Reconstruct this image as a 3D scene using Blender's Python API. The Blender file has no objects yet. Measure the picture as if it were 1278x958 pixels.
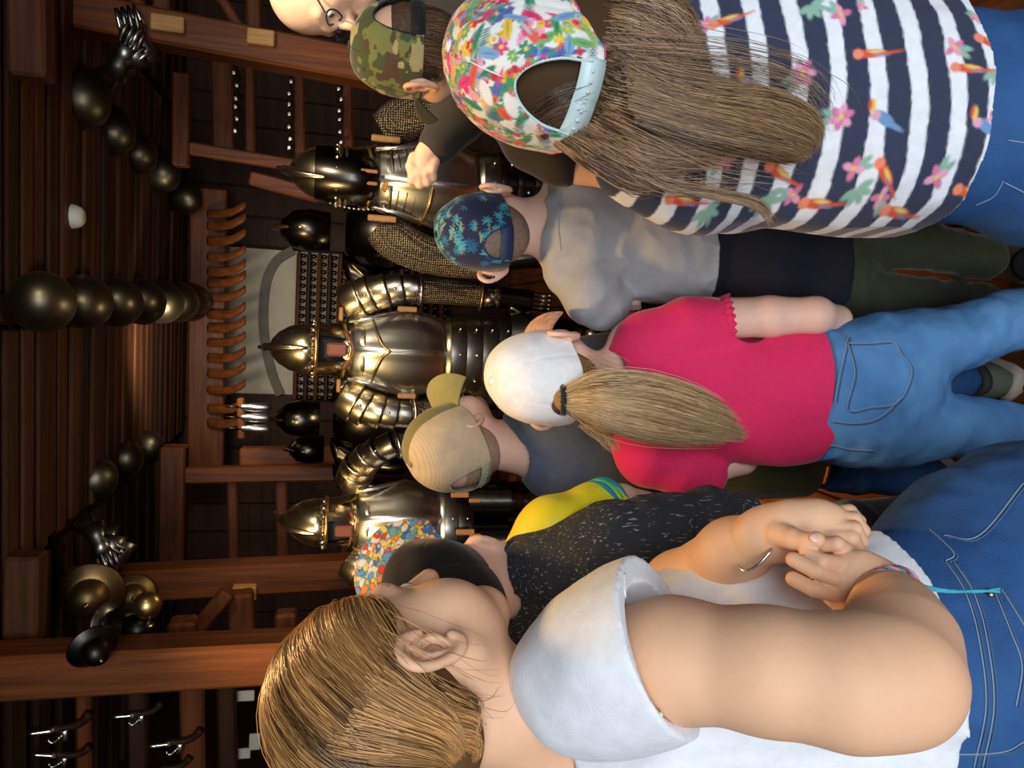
import bpy, math, random
import numpy as np
from math import radians, sin, cos, pi, atan2
from mathutils import Vector, Matrix
from mathutils.bvhtree import BVHTree

# ------------------------------------------------------------------ camera (the photograph lies on its side: world up is picture left)
SC = bpy.context.scene
FPX = 950.0
CAM = np.array((0.0, 0.0, 1.55))
PITCH, YAW, ROLL = radians(13.5), radians(5), radians(2)
F0 = np.array((-sin(YAW)*cos(PITCH), cos(YAW)*cos(PITCH), -sin(PITCH)))
R0 = np.array((cos(YAW), sin(YAW), 0.0)); U0 = np.cross(R0, F0)
UP = cos(ROLL)*U0 - sin(ROLL)*R0; RT = cos(ROLL)*R0 + sin(ROLL)*U0
CM = np.stack([RT, UP, F0], 1)                   # columns: right, up, forward of the upright view
cd = bpy.data.cameras.new('camera'); co = bpy.data.objects.new('camera', cd); SC.collection.objects.link(co)
cd.sensor_width = 36; cd.lens = FPX/1278*36; cd.clip_start = .02
co.matrix_world = Matrix([[-UP[i], RT[i], -F0[i], CAM[i]] for i in range(3)] + [[0, 0, 0, 1]])
SC.camera = co
# ------------------------------------------------------------------ world, lights, exposure
wd = bpy.data.worlds.new('world'); SC.world = wd; wd.use_nodes = True
wd.node_tree.nodes['Background'].inputs[0].default_value = (1.0, .72, .5, 1)
wd.node_tree.nodes['Background'].inputs[1].default_value = .045
def area(name, loc, target, sx, sy, power, color, spread=180):
    l = bpy.data.lights.new(name, 'AREA'); l.shape = 'RECTANGLE'; l.size = sx; l.size_y = sy
    l.energy = power; l.color = color; l.spread = radians(spread)
    o = bpy.data.objects.new(name, l); SC.collection.objects.link(o); o.location = loc
    o.rotation_euler = (Vector(target)-Vector(loc)).to_track_quat('-Z', 'Y').to_euler(); return o
def spot(name, loc, target, power, color, size=60, rad=.05, blend=.5):
    l = bpy.data.lights.new(name, 'SPOT'); l.energy = power; l.color = color; l.spot_size = radians(size)
    l.shadow_soft_size = rad; l.spot_blend = blend
    o = bpy.data.objects.new(name, l); SC.collection.objects.link(o); o.location = loc
    o.rotation_euler = (Vector(target)-Vector(loc)).to_track_quat('-Z', 'Y').to_euler(); return o
area('doorway_daylight', (.25, -3.1, 2.0), (0, 1.2, .9), 3.6, 2.4, 225, (.88, .94, 1.0))
spot('ceiling_spot_left', (-1.25, 1.55, 2.52), (-.55, 2.75, 1.3), 165, (1, .70, .30), 75, .10)
spot('ceiling_spot_right', (.95, 1.35, 2.52), (.3, 2.75, 1.4), 125, (1, .86, .62), 80, .10)
spot('ceiling_spot_front', (-.25, 1.55, 2.6), (-.25, .8, 1.2), 90, (1, .60, .22), 125, .10)
spot('hall_lamp', (-.3, 4.6, 2.4), (0, 6.6, 1.9), 34, (1, .86, .62), 140, .12)
spot('low_ceiling_fill', (-.33, 3.75, .9), (-.1, 4.4, 2.7), 16, (1, .80, .48), 150, .12)  # added fill hidden behind the suits, brightens ceiling boards and hung breastplates from below
vs = SC.view_settings
vs.view_transform = 'Standard'; vs.look = 'None'; vs.gamma = 1; vs.use_curve_mapping = False; vs.exposure = 0.0

# ------------------------------------------------------------------ helpers
rng = np.random.default_rng(7); random.seed(7)
def C(x, y, d): return np.array(((479-y)*d/FPX, (639-x)*d/FPX, d))     # a point of the upright view -> right, up, depth in metres
def W(c): return CAM + np.asarray(c) @ CM.T
def P(x, y, d): return W(C(x, y, d))
def ray(x, y): return CM @ np.array(((479-y)/FPX, (639-x)/FPX, 1.0))
def onY(x, y, Y): r = ray(x, y); return CAM + r*(Y/r[1])
def onZ(x, y, Z): r = ray(x, y); return CAM + r*((Z-CAM[2])/r[2])
def proj(w):
    c = CM.T @ (np.asarray(w, float)-CAM); return 639-c[1]/c[2]*FPX, 479-c[0]/c[2]*FPX
def link(o, parent=None):
    SC.collection.objects.link(o)
    if parent is not None: o.parent = parent
    return o
def root(name, loc, label=None, cat=None, group=None, kind=None):
    o = bpy.data.objects.new(name, None); o.empty_display_size = .05; link(o); o.location = loc
    return tag(o, label, cat, group, kind)
def tag(o, label=None, cat=None, group=None, kind=None):
    for k, v in (('label', label), ('category', cat), ('group', group), ('kind', kind)):
        if v: o[k] = v
    return o
def rootloc(o):
    v = Vector((0, 0, 0))
    while o is not None: v += o.location; o = o.parent
    return np.array(v)
def mk(name, v, faces, mat, parent=None, smooth=True, col=None, own=None):
    """one mesh object from world-space vertices; faces is a list of (n,3)/(n,4) index arrays or of tuples"""
    v = np.asarray(v, float)
    off = rootloc(parent) if parent is not None else (np.array(own, float) if own is not None else None)
    loc = v - off if off is not None else v
    me = bpy.data.meshes.new(name)
    if isinstance(faces, (list, tuple)) and len(faces) and not isinstance(faces[0], np.ndarray):
        me.from_pydata([tuple(p) for p in loc], [], [tuple(int(i) for i in f) for f in faces])
    else:
        fs = faces if isinstance(faces, (list, tuple)) else [faces]
        fs = [np.asarray(f, np.int32) for f in fs if len(f)]
        me.vertices.add(len(loc)); me.vertices.foreach_set('co', loc.astype(np.float32).ravel())
        li = np.concatenate([f.ravel() for f in fs]); tot = np.concatenate([np.full(len(f), f.shape[1], np.int32) for f in fs])
        me.loops.add(len(li)); me.loops.foreach_set('vertex_index', li)
        me.polygons.add(len(tot)); st = np.concatenate([[0], np.cumsum(tot)[:-1]]).astype(np.int32)
        me.polygons.foreach_set('loop_start', st); me.polygons.foreach_set('loop_total', tot)
        me.update(calc_edges=True)
    me.validate()
    me.polygons.foreach_set('use_smooth', np.full(len(me.polygons), bool(smooth)))
    if col is not None:
        a = me.color_attributes.new('print', 'FLOAT_COLOR', 'POINT')
        c = np.ones((len(loc), 4), np.float32); c[:, :3] = col; a.data.foreach_set('color', c.ravel())
    if mat: me.materials.append(mat)
    o = bpy.data.objects.new(name, me); link(o, parent)
    if off is not None and parent is None: o.location = off
    return o

# ------------------------------------------------------------------ noise
_T = np.random.default_rng(3).random((32, 32, 32)).astype(np.float32)
def vnoise(p):
    p = np.asarray(p, np.float32); i = np.floor(p).astype(int); f = p-i; f = f*f*(3-2*f); out = 0
    for dx in (0, 1):
        for dy in (0, 1):
            for dz in (0, 1):
                w = (f[:, 0] if dx else 1-f[:, 0])*(f[:, 1] if dy else 1-f[:, 1])*(f[:, 2] if dz else 1-f[:, 2])
                out = out + w*_T[(i[:, 0]+dx) & 31, (i[:, 1]+dy) & 31, (i[:, 2]+dz) & 31]
    return out*2-1
# ------------------------------------------------------------------ soft bodies: smooth unions of limbs turned into one surface
def nets(D, lo, res):
    s = D < 0; S = s.astype(np.uint8)
    c = np.zeros(tuple(n-1 for n in D.shape), np.uint8)
    for a in (0, 1):
        for b in (0, 1):
            for e in (0, 1): c += S[a:D.shape[0]-1+a, b:D.shape[1]-1+b, e:D.shape[2]-1+e]
    act = (c > 0) & (c < 8); ac = np.argwhere(act); idx = np.full(c.shape, -1, np.int32); idx[act] = np.arange(len(ac), dtype=np.int32)
    pos = np.zeros((len(ac), 3)); cnt = np.zeros(len(ac))
    cor = [(a, b, e) for a in (0, 1) for b in (0, 1) for e in (0, 1)]
    val = {q: D[ac[:, 0]+q[0], ac[:, 1]+q[1], ac[:, 2]+q[2]] for q in cor}
    for q in cor:
        for ax in range(3):
            if q[ax] == 0:
                q2 = tuple(1 if i == ax else q[i] for i in range(3)); d0, d1 = val[q], val[q2]
                m = (d0 < 0) != (d1 < 0); t = np.where(m, d0/np.where(m, d0-d1, 1), 0)
                for i in range(3): pos[:, i] += m*(q[i] + (t if i == ax else 0))
                cnt += m
    v = lo + res*(ac + pos/cnt[:, None]); F = []
    for ax in range(3):
        b, e = (ax+1) % 3, (ax+2) % 3
        def sl(o0): return tuple(slice(o0, None if o0 else -1) if i == ax else slice(1, -1) for i in range(3))
        s0, s1 = s[sl(0)], s[sl(1)]; m = s0 != s1; k = np.argwhere(m); k[:, b] += 1; k[:, e] += 1
        def ix(db, de):
            j = k.copy(); j[:, b] += db; j[:, e] += de; return idx[j[:, 0], j[:, 1], j[:, 2]]
        q = np.stack([ix(-1, -1), ix(0, -1), ix(0, 0), ix(-1, 0)], 1); fl = ~s0[m]
        q[fl] = q[fl][:, ::-1]; F.append(q)
    f = np.concatenate(F); f = f[(f >= 0).all(1)]
    return v, f
def vnorm(v, f):
    n = np.cross(v[f[:, 2]]-v[f[:, 0]], v[f[:, -1]]-v[f[:, 1]]); N = np.zeros_like(v)
    for i in range(f.shape[1]):
        for a in range(3): N[:, a] += np.bincount(f[:, i], n[:, a], len(v))
    return N/np.maximum(np.linalg.norm(N, axis=1, keepdims=True), 1e-12)
class Soft:
    """limbs given in right/up/depth metres of the upright view"""
    def __init__(s, res): s.res = res; s.pr = []; s.cuts = []
    def cone(s, a, b, ra, rb, k=.012, sub=False, ax=None, sc=1.0):
        a, b = np.asarray(a, float), np.asarray(b, float)
        def fn(p):
            ba = b-a; pa = p-a; 
            if ax is not None:
                u = np.asarray(ax, float); u = u/np.linalg.norm(u); g = 1/sc-1
                pa = pa + (pa@u*g)[..., None]*u; ba = ba + (ba@u*g)*u
            h = np.clip(pa@ba/max(ba@ba, 1e-12), 0, 1)
            d = np.linalg.norm(pa-h[..., None]*ba, axis=-1)-(ra+(rb-ra)*h)
            return d*min(1.0, sc)
        m = max(ra, rb)*max(1, sc)
        s.pr.append((fn, np.minimum(a, b)-m, np.maximum(a, b)+m, k, sub)); return s
    def ell(s, c, r, k=.012, sub=False, fr=None):
        c, r = np.asarray(c, float), np.asarray(r, float); fr = np.eye(3) if fr is None else fr     # columns of fr = axes
        def fn(p):
            q = (p-c)@fr; k0 = np.linalg.norm(q/r, axis=-1); k1 = np.linalg.norm(q/(r*r), axis=-1)
            return k0*(k0-1)/np.maximum(k1, 1e-9)
        m = np.max(r)
        s.pr.append((fn, c-m, c+m, k, sub)); return s
    def chain(s, pts, k=.012, sub=False, ax=None, sc=1.0):
        """pts: (x, y, depth, radius) - x, y and radius as read off the photograph, turned to metres by the depth"""
        q = [(C(x, y, d), r*d/FPX) for x, y, d, r in pts]
        for (a, ra), (b, rb) in zip(q[:-1], q[1:]): s.cone(a, b, ra, rb, k, sub, ax, sc)
        return s
    def ball(s, x, y, d, r, k=.012, sub=False, sc=1.0):
        r = r*d/FPX; return s.ell(C(x, y, d), (r, r, r*sc), k, sub)
    def cut(s, p, n): s.cuts.append((np.asarray(p, float), np.asarray(n, float)/np.linalg.norm(n))); return s
    def mesh(s, clip=None, fold=None):
        add = [q for q in s.pr if not q[4]]
        lo = np.min([q[1] for q in add], 0)-4*s.res; hi = np.max([q[2] for q in add], 0)+4*s.res
        if clip is not None: lo = np.maximum(lo, clip[0]); hi = np.minimum(hi, clip[1])
        n = np.ceil((hi-lo)/s.res).astype(int)+1
        D = np.full(n, .5, np.float32); g = [lo[i]+s.res*np.arange(n[i]) for i in range(3)]
        for fn, l, h, k, sub in s.pr:
            m = k+4*s.res
            i0 = np.clip(np.floor((l-m-lo)/s.res).astype(int), 0, n); i1 = np.clip(np.ceil((h+m-lo)/s.res).astype(int)+1, 0, n)
            if (i1 <= i0).any(): continue
            w = tuple(slice(a, b) for a, b in zip(i0, i1))
            p = np.stack(np.meshgrid(*[g[i][w[i]] for i in range(3)], indexing='ij'), -1)
            d = fn(p).astype(np.float32); a = D[w]
            if sub:
                d = -d; hh = np.clip(.5-.5*(d-a)/k, 0, 1); D[w] = d*(1-hh)+a*hh + k*hh*(1-hh)
            else:
                hh = np.clip(.5+.5*(d-a)/k, 0, 1); D[w] = d*(1-hh)+a*hh - k*hh*(1-hh)
        if fold:
            near = np.abs(D) < .022; ii = np.argwhere(near); pw_ = W(lo+s.res*ii)
            if len(ii):
                dd = np.zeros(len(ii), np.float32)
                for a in fold:
                    amp, fq, sd = a[0], a[1], a[2]; dr = a[3] if len(a) > 3 else (1, 1, 1); q = pw_*np.asarray(dr)*fq+sd*7.3
                    e_ = vnoise(q)+.5*vnoise(q*2.1+3)
                    if len(a) > 4 and a[4]: e_ = 1-2*np.abs(e_)
                    dd += (amp*e_).astype(np.float32)
                D[near] -= dd
        for p0, nn in s.cuts:
            d = (g[0][:, None, None]-p0[0])*nn[0]+(g[1][None, :, None]-p0[1])*nn[1]+(g[2][None, None, :]-p0[2])*nn[2]
            D = np.maximum(D, d.astype(np.float32))
        D[0], D[-1] = .1, .1; D[:, 0], D[:, -1] = .1, .1; D[:, :, 0], D[:, :, -1] = .1, .1
        return nets(D, lo, s.res)
def folds(v, f, amp, freq, seed=0, dirs=(1, 1, 1), sharp=False):
    n = vnorm(v, f); q = v*np.asarray(dirs)*freq+seed*7.3
    d = vnoise(q)+.5*vnoise(q*2.1+3)
    if sharp: d = 1-2*np.abs(d)
    return v+n*(amp*d)[:, None]
# ------------------------------------------------------------------ tubes and strands
def frames(p):
    t = np.gradient(p, axis=-2); t /= np.maximum(np.linalg.norm(t, axis=-1, keepdims=True), 1e-9)
    r = np.eye(3)[np.argmin(np.abs(t).max(axis=-2)*np.array((1.02, 1.01, 1.0)), axis=-1)][..., None, :]
    a = np.cross(t, r); a /= np.maximum(np.linalg.norm(a, axis=-1, keepdims=True), 1e-9)
    return t, a, np.cross(t, a)
def strands(p, rad, sides=3):
    """p (S,K,3) world points, rad (S,K): one mesh of S thin tubes"""
    S, K, _ = p.shape; t, a, b = frames(p)
    an = np.arange(sides)*2*pi/sides
    v = p[:, :, None, :]+rad[:, :, None, None]*(a[:, :, None, :]*np.cos(an)[:, None]+b[:, :, None, :]*np.sin(an)[:, None])
    i = np.arange(S*K*sides).reshape(S, K, sides); j = np.roll(i, -1, 2)
    f = np.stack([i[:, :-1], j[:, :-1], j[:, 1:], i[:, 1:]], -1).reshape(-1, 4)
    return v.reshape(-1, 3), f
def spline(pts, n):
    p = np.asarray(pts, float); 
    if len(p) == 2: return p[0]+(p[1]-p[0])*np.linspace(0, 1, n)[:, None]
    q = np.concatenate([[2*p[0]-p[1]], p, [2*p[-1]-p[-2]]]); t = np.linspace(0, len(p)-1-1e-6, n); i = t.astype(int); u = (t-i)[:, None]
    a, b, c, d = q[i], q[i+1], q[i+2], q[i+3]
    return .5*(2*b+(c-a)*u+(2*a-5*b+4*c-d)*u*u+(3*b-a-3*c+d)*u**3)
def tube(pts, r, n=24, sides=8, closed=False):
    p = spline(list(pts)+([pts[0]] if closed else []), n)
    rr = np.interp(np.linspace(0, 1, n), np.linspace(0, 1, len(np.atleast_1d(r))), np.atleast_1d(r))
    v, f = strands(p[None], rr[None], sides)
    fs = [f]
    if not closed:
        fs += [np.arange(sides)[None, ::-1], (len(v)-sides+np.arange(sides))[None]]
        fs = [f] + ([np.stack([x]) for x in ()]) 
        c0, c1 = len(v), len(v)+1; v = np.concatenate([v, p[:1], p[-1:]])
        a = np.arange(sides); b = (a+1) % sides; l = c0-sides
        fs += [np.stack([b, a, np.full(sides, c0)], 1), np.stack([l+a, l+b, np.full(sides, c1)], 1)]
    return v, fs
def joinm(parts):
    V, F, o = [], [], 0
    for v, f in parts:
        v = np.asarray(v, float)
        for q in (f if isinstance(f, list) else [f]): F.append(np.asarray(q)+o)
        V.append(v); o += len(v)
    byk = {}
    for q in F: byk.setdefault(q.shape[1], []).append(q)
    return np.concatenate(V), [np.concatenate(x) for x in byk.values()]
def box(c, s, rot=None, bev=0):
    c = np.asarray(c, float); h = np.asarray(s, float)/2
    b = min(bev, min(h)*.9)
    if b > 0:
        V = []; 
        for sx in (-1, 1):
            for sy in (-1, 1):
                for sz in (-1, 1):
                    sg = np.array((sx, sy, sz))
                    for a in range(3):
                        q = sg*(h-b); q[a] = sg[a]*h[a]; V.append(q)
        V = np.array(V)
        def vi(sx, sy, sz, a): return (((sx+1)//2)*4+((sy+1)//2)*2+(sz+1)//2)*3+a
        Q, T = [], []
        for a in range(3):
            p, q = (a+1) % 3, (a+2) % 3
            for sg in (-1, 1):
                L = []
                for (u, w) in ((-1, -1), (1, -1), (1, 1), (-1, 1)):
                    z = [0, 0, 0]; z[a] = sg; z[p] = u; z[q] = w; L.append(vi(*z, a))
                Q.append(L if sg > 0 else L[::-1])
            for u in (-1, 1):
                for w in (-1, 1):
                    z0 = [0, 0, 0]; z1 = [0, 0, 0]; z0[a] = -1; z1[a] = 1; z0[p] = z1[p] = u; z0[q] = z1[q] = w
                    L = [vi(*z0, p), vi(*z1, p), vi(*z1, q), vi(*z0, q)]; Q.append(L if u*w < 0 else L[::-1])
        for sx in (-1, 1):
            for sy in (-1, 1):
                for sz in (-1, 1):
                    L = [vi(sx, sy, sz, i) for i in range(3)]; T.append(L if sx*sy*sz > 0 else L[::-1])
        F = [np.array(Q), np.array(T)]
    else:
        V = np.array([(x, y, z) for x in (-1, 1) for y in (-1, 1) for z in (-1, 1)])*h
        F = [np.array([(0, 1, 3, 2), (4, 6, 7, 5), (0, 4, 5, 1), (2, 3, 7, 6), (0, 2, 6, 4), (1, 5, 7, 3)])]
    if rot is not None: V = V@np.asarray(rot).T
    return V+c, F
def beam(a, b, w, h, up=(0, 0, 1), bev=.012):
    """a squared timber from a to b; w across, h along up"""
    a, b = np.asarray(a, float), np.asarray(b, float); t = b-a; L = np.linalg.norm(t); t = t/L
    s = np.cross(t, up); s /= np.linalg.norm(s); u = np.cross(s, t)
    return box((a+b)/2, (L, w, h), np.stack([t, s, u], 1), bev)
def loft(rings, n=32, cap=True, a0=0, a1=2*pi):
    """rings: list of (centre, axis_u*ru, axis_v*rv) - an elliptical skin through them"""
    full = abs(a1-a0-2*pi) < 1e-6; m = n if full else n+1
    an = a0+(a1-a0)*np.arange(m)/n; V = []
    for c, u, w in rings: V.append(np.asarray(c)+np.outer(np.cos(an), u)+np.outer(np.sin(an), w))
    V = np.concatenate(V); i = np.arange(len(rings)*m).reshape(-1, m)
    if full: j = np.roll(i, -1, 1); f = np.stack([i[:-1], j[:-1], j[1:], i[1:]], -1).reshape(-1, 4)
    else: f = np.stack([i[:-1, :-1], i[:-1, 1:], i[1:, 1:], i[1:, :-1]], -1).reshape(-1, 4)
    F = [f]
    if cap and full:
        c0 = len(V); V = np.concatenate([V, [np.mean(V[:m], 0)], [np.mean(V[-m:], 0)]]); a = np.arange(m); b = (a+1) % m; l = (len(rings)-1)*m
        F.append(np.concatenate([np.stack([b, a, np.full(m, c0)], 1), np.stack([l+a, l+b, np.full(m, c0+1)], 1)]))
    return V, F
def lathe(prof, n=24, c=(0, 0, 0), axis=(0, 0, 1)):
    """prof: (radius, height) pairs around axis"""
    ax = np.asarray(axis, float); ax /= np.linalg.norm(ax); r = np.array((1., 0, 0)) if abs(ax[0]) < .8 else np.array((0, 1., 0))
    u = np.cross(ax, r); u /= np.linalg.norm(u); w = np.cross(ax, u)
    return loft([(np.asarray(c)+ax*h, u*max(q, 1e-4), w*max(q, 1e-4)) for q, h in prof], n)
def solid(o, t, off=-1, rim=True):
    m = o.modifiers.new('thick', 'SOLIDIFY'); m.thickness = t; m.offset = off; return o
# ------------------------------------------------------------------ materials
def mat(name, base, rough=.6, metal=0., var=0., vscale=20, bump=0., bscale=60, sheen=0., sss=0., attr=False, stretch=(1, 1, 1), spec=.5, rvar=0., dark=None, aniso=False, coat=0.):
    m = bpy.data.materials.new(name); m.use_nodes = True; nt = m.node_tree; N, L = nt.nodes, nt.links; b = N['Principled BSDF']
    b.inputs['Roughness'].default_value = rough; b.inputs['Metallic'].default_value = metal
    b.inputs['Specular IOR Level'].default_value = spec
    b.inputs['Sheen Weight'].default_value = sheen; b.inputs['Sheen Roughness'].default_value = .4
    b.inputs['Coat Weight'].default_value = coat
    if sss: 
        b.inputs['Subsurface Weight'].default_value = sss; b.inputs['Subsurface Radius'].default_value = (.9, .35, .2); b.inputs['Subsurface Scale'].default_value = .006
    tc = N.new('ShaderNodeTexCoord'); mp = N.new('ShaderNodeMapping'); mp.inputs['Scale'].default_value = stretch; L.new(tc.outputs['Object'], mp.inputs[0])
    col = None
    if attr:
        a = N.new('ShaderNodeAttribute'); a.attribute_name = 'print'; col = a.outputs['Color']
    else:
        rgb = N.new('ShaderNodeRGB'); rgb.outputs[0].default_value = (*base, 1); col = rgb.outputs[0]
    if var or dark:
        nz = N.new('ShaderNodeTexNoise'); nz.inputs['Scale'].default_value = vscale; nz.inputs['Detail'].default_value = 6; nz.inputs['Roughness'].default_value = .6
        L.new(mp.outputs[0], nz.inputs['Vector'])
        rp = N.new('ShaderNodeValToRGB'); rp.color_ramp.elements[0].position = .3; rp.color_ramp.elements[1].position = .7
        lo = dark if dark else tuple([1-var]*3); rp.color_ramp.elements[0].color = (*lo, 1); rp.color_ramp.elements[1].color = (1, 1, 1, 1)
        L.new(nz.outputs['Fac'], rp.inputs[0]); mx = N.new('ShaderNodeMixRGB'); mx.blend_type = 'MULTIPLY'; mx.inputs[0].default_value = 1
        L.new(col, mx.inputs[1]); L.new(rp.outputs[0], mx.inputs[2]); col = mx.outputs[0]
        if rvar:
            mr = N.new('ShaderNodeMapRange'); mr.inputs['To Min'].default_value = rough+rvar; mr.inputs['To Max'].default_value = max(.05, rough-rvar)
            L.new(nz.outputs['Fac'], mr.inputs[0]); L.new(mr.outputs[0], b.inputs['Roughness'])
    L.new(col, b.inputs['Base Color'])
    if bump:
        n2 = N.new('ShaderNodeTexNoise'); n2.inputs['Scale'].default_value = bscale; n2.inputs['Detail'].default_value = 4; L.new(mp.outputs[0], n2.inputs['Vector'])
        bp = N.new('ShaderNodeBump'); bp.inputs['Strength'].default_value = bump; bp.inputs['Distance'].default_value = .004
        L.new(n2.outputs['Fac'], bp.inputs['Height']); L.new(bp.outputs[0], b.inputs['Normal'])
    return m
def wood(name, base, dark, scale=3., along='X', rough=.5):
    st = {'X': (.25, 4, 4), 'Y': (4, .25, 4), 'Z': (4, 4, .25)}[along]
    return mat(name, base, rough, var=.5, vscale=scale*3, bump=.35, bscale=scale*8, dark=dark, stretch=st, spec=.22)
# ------------------------------------------------------------------ the hall: floor, walls, ceiling, timbers
YB, ZC = 6.7, 2.72
W_floor = wood('floor_wood', (.20, .062, .018), (.35, .3, .28), 2.5, 'Y', .42)
W_ceil = [wood('ceiling_wood_%d' % i, c, (.3, .3, .3), 2, 'X', .6) for i, c in enumerate([(.060, .026, .012), (.095, .036, .016), (.14, .050, .020)])]
W_dark = wood('dark_timber', (.046, .017, .006), (.35, .3, .3), 2, 'X', .6)
W_beam = wood('post_timber', (.21, .060, .014), (.38, .34, .3), 2.2, 'Z', .45)
W_beamx = wood('rail_timber', (.18, .050, .012), (.38, .34, .3), 2.2, 'X', .5)
W_dim = wood('old_beam', (.11, .036, .012), (.4, .35, .3), 2.2, 'X', .7)
W_tab = wood('pale_wood', (.62, .33, .11), (.6, .55, .5), 4, 'Z', .5)
M_plaster = mat('plaster', (.50, .45, .34), .9, var=.15, vscale=5, bump=.2, bscale=30)
M_arch = mat('grey_paint', (.16, .14, .11), .8, var=.2, vscale=10)
M_iron = mat('black_iron', (.06, .055, .05), .38, 1, var=.4, vscale=25, rvar=.1)
M_dsteel = mat('dark_steel', (.30, .28, .24), .32, 1, var=.4, vscale=12, rvar=.1)
M_steel = mat('polished_steel', (.72, .70, .66), .29, 1, var=.25, vscale=14, rvar=.07, bump=.05, bscale=25)
M_brass = mat('old_brass', (.62, .42, .16), .35, 1, var=.3, vscale=20)
M_hung = mat('tarnished_steel', (.20, .17, .11), .42, 1, var=.35, vscale=10, rvar=.05)
M_bright = mat('bright_steel', (.8, .78, .7), .25, 1)
M_white = mat('white_plastic', (.75, .72, .6), .5)
def stru(name, vf, m): return tag(mk(name, vf[0], vf[1], m, smooth=False, own=vf[0].mean(0)), kind='structure')
fl = stru('floor', box((0, 3, -.06), (7, 11, .08)), W_dark)
for i in range(28):
    x = -2.8+i*.2; mk('plank', *box((x, 2.6, -.008), (.194, 8.4, .024), bev=.004), W_floor, fl, False)
wb = stru('wall_back', box((0, YB+.1, 1.4), (7, .2, 2.9)), W_dark)
for i in range(24):
    x = -2.76+i*.24; mk('plank', *box((x, YB-.01, 1.36), (.23, .03, 2.7), bev=.006), W_dark, wb, False)
wl = stru('wall_left', box((-3.3, 3.2, 1.4), (.2, 7.2, 2.9)), W_dark)
wr = stru('wall_right', box((3.3, 3.2, 1.4), (.2, 7.2, 2.9)), W_dark)
ce = stru('ceiling', box((0, 3.2, ZC+.12), (7, 7.2, .12)), W_dark)
for i in range(30):
    y = 2.45+i*.145
    for (x0, x1) in ((-1.05, -.14), (-.02, 1.35)):
        dz = random.uniform(0, .02); x0j = x0+random.uniform(-.02, .02)
        mk('board', *box(((x0j+x1)/2, y, ZC+.01-dz), (x1-x0j, random.uniform(.10, .125), .05), bev=.008), random.choice(W_ceil), ce, False)
    for (x0, x1) in ((-2.9, -1.13), (1.45, 2.9)):
        if i % 2 == 0: mk('board', *box(((x0+x1)/2, y, ZC+.03), (x1-x0, .16, .05), bev=.008), W_ceil[0], ce, False)
def brow(i, name, a, b, w, h, m, up=(0, 0, 1)): return stru('trim_%d' % i, beam(a, b, w, h, up), m)
ti = [0]
def timber(x0, y0, x1, y1, Y, w, h=None, m=None, Y1=None):
    ti[0] += 1; a, b = onY(x0, y0, Y), onY(x1, y1, Y1 or Y); t = b-a
    vert = abs(t[2]) > .8*np.linalg.norm(t)
    return stru('trim_%d' % ti[0], beam(a, b, w, h or w, (0, 1, 0) if vert or abs(t[1]) < .5*np.linalg.norm(t) else (0, 0, 1)), m or (W_beam if vert else W_beamx))
pA = timber(20, 3, 800, 152, 3.9, .155)                   # the right-hand post and what is joined to it
pA1 = timber(38, -40, 41, 100, 3.12, .12, m=W_dim); stru('trim_0', beam((-.06, 2.5, 2.665), (-.06, 6.5, 2.665), .10, .13), W_dark)
timber(203, -30, 203, 32, 4.0, .075); timber(316, -30, 318, 52, 4.0, .07)
timber(158, -12, 196, 33, 4.0, .05); timber(268, -12, 310, 50, 4.0, .05)
timber(227, 92, 226, 208, 5.2, .10); timber(236, 185, 380, 208, 5.2, .075); timber(312, 222, 400, 245, 5.4, .09)
for x, w in ((277, .13), (311, .065), (372, .075), (432, .07)): timber(x, 60, x+2, 200, 5.3, w, .05)
pL1 = timber(8, 735, 800, 693, 3.9, .155); pL2 = timber(-30, 838, 890, 790, 2.95, .165)
timber(33, 690, 31, 800, 3.15, .12, m=W_dim)
timber(218, 556, 216, 700, 5.1, .15); timber(228, 592, 520, 588, 5.1, .10); timber(300, 569, 520, 566, 5.3, .12)
for x, w in ((290, .07), (351, .08)): timber(x, 596, x+2, 704, 5.2, w, .05)
timber(300, 738, 304, 802, 3.7, .11); timber(236, 796, 285, 738, 3.6, .07)
timber(228, 772, 229, 802, 3.3, .11); timber(357, 762, 358, 800, 3.3, .09)
for x, w in ((105, .062), (172, .085), (240, .105), (283, .085)): timber(x, 850, x+3, 1010, 3.55, w, .06, (W_beamx if x in (105, 240) else W_dark))
timber(301, 496, 302, 548, 5.02, .05, .05); timber(430, 520, 430, 700, 5.2, .05, m=W_beamx); timber(560, 590, 560, 700, 5.2, .06, m=W_beamx); timber(640, 590, 640, 720, 5.2, .06, m=W_beamx)
def tab(p, x, y, sx, Y):
    c = onY(x, y, Y); return mk('wooden_peg', *box(c, (.07, .06, sx), bev=.006), W_tab, p, False)
tab(pA, 210, 31, .14, 3.80); tab(pA, 326, 48, .12, 3.80); tab(pL1, 305, 739, .11, 3.80)
# far wall: pale plaster panel with a grey arch, rack rails with pegs below it
a, b = onY(287, 308, YB-.03), onY(372, 492, YB-.03)
pp = stru('wall_back_plaster', box(((a[0]+b[0])/2, YB-.04, (a[2]+b[2])/2-.25), (a[0]-b[0], .04, a[2]-b[2]+.5)), M_plaster)
v, f = [], []
arch = [onY(x, y, YB-.075) for x, y in ((366, 312), (345, 326), (333, 350), (329, 380), (329, 410), (333, 440), (341, 470), (350, 492))]
q = spline(arch, 40); mk('arch_band', *joinm([beam(q[i], q[i+1]+(q[i+1]-q[i])*.1, .03, .075, (0, 1, 0), .004) if 0 else beam(q[i], q[i+1]+(q[i+1]-q[i])*.1, .075, .03, (0, 1, 0), .002) for i in range(39)]), M_arch, pp, False)
cb = timber(262, 236, 258, 590, 6.2, .26, .16, W_beamx)
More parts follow.
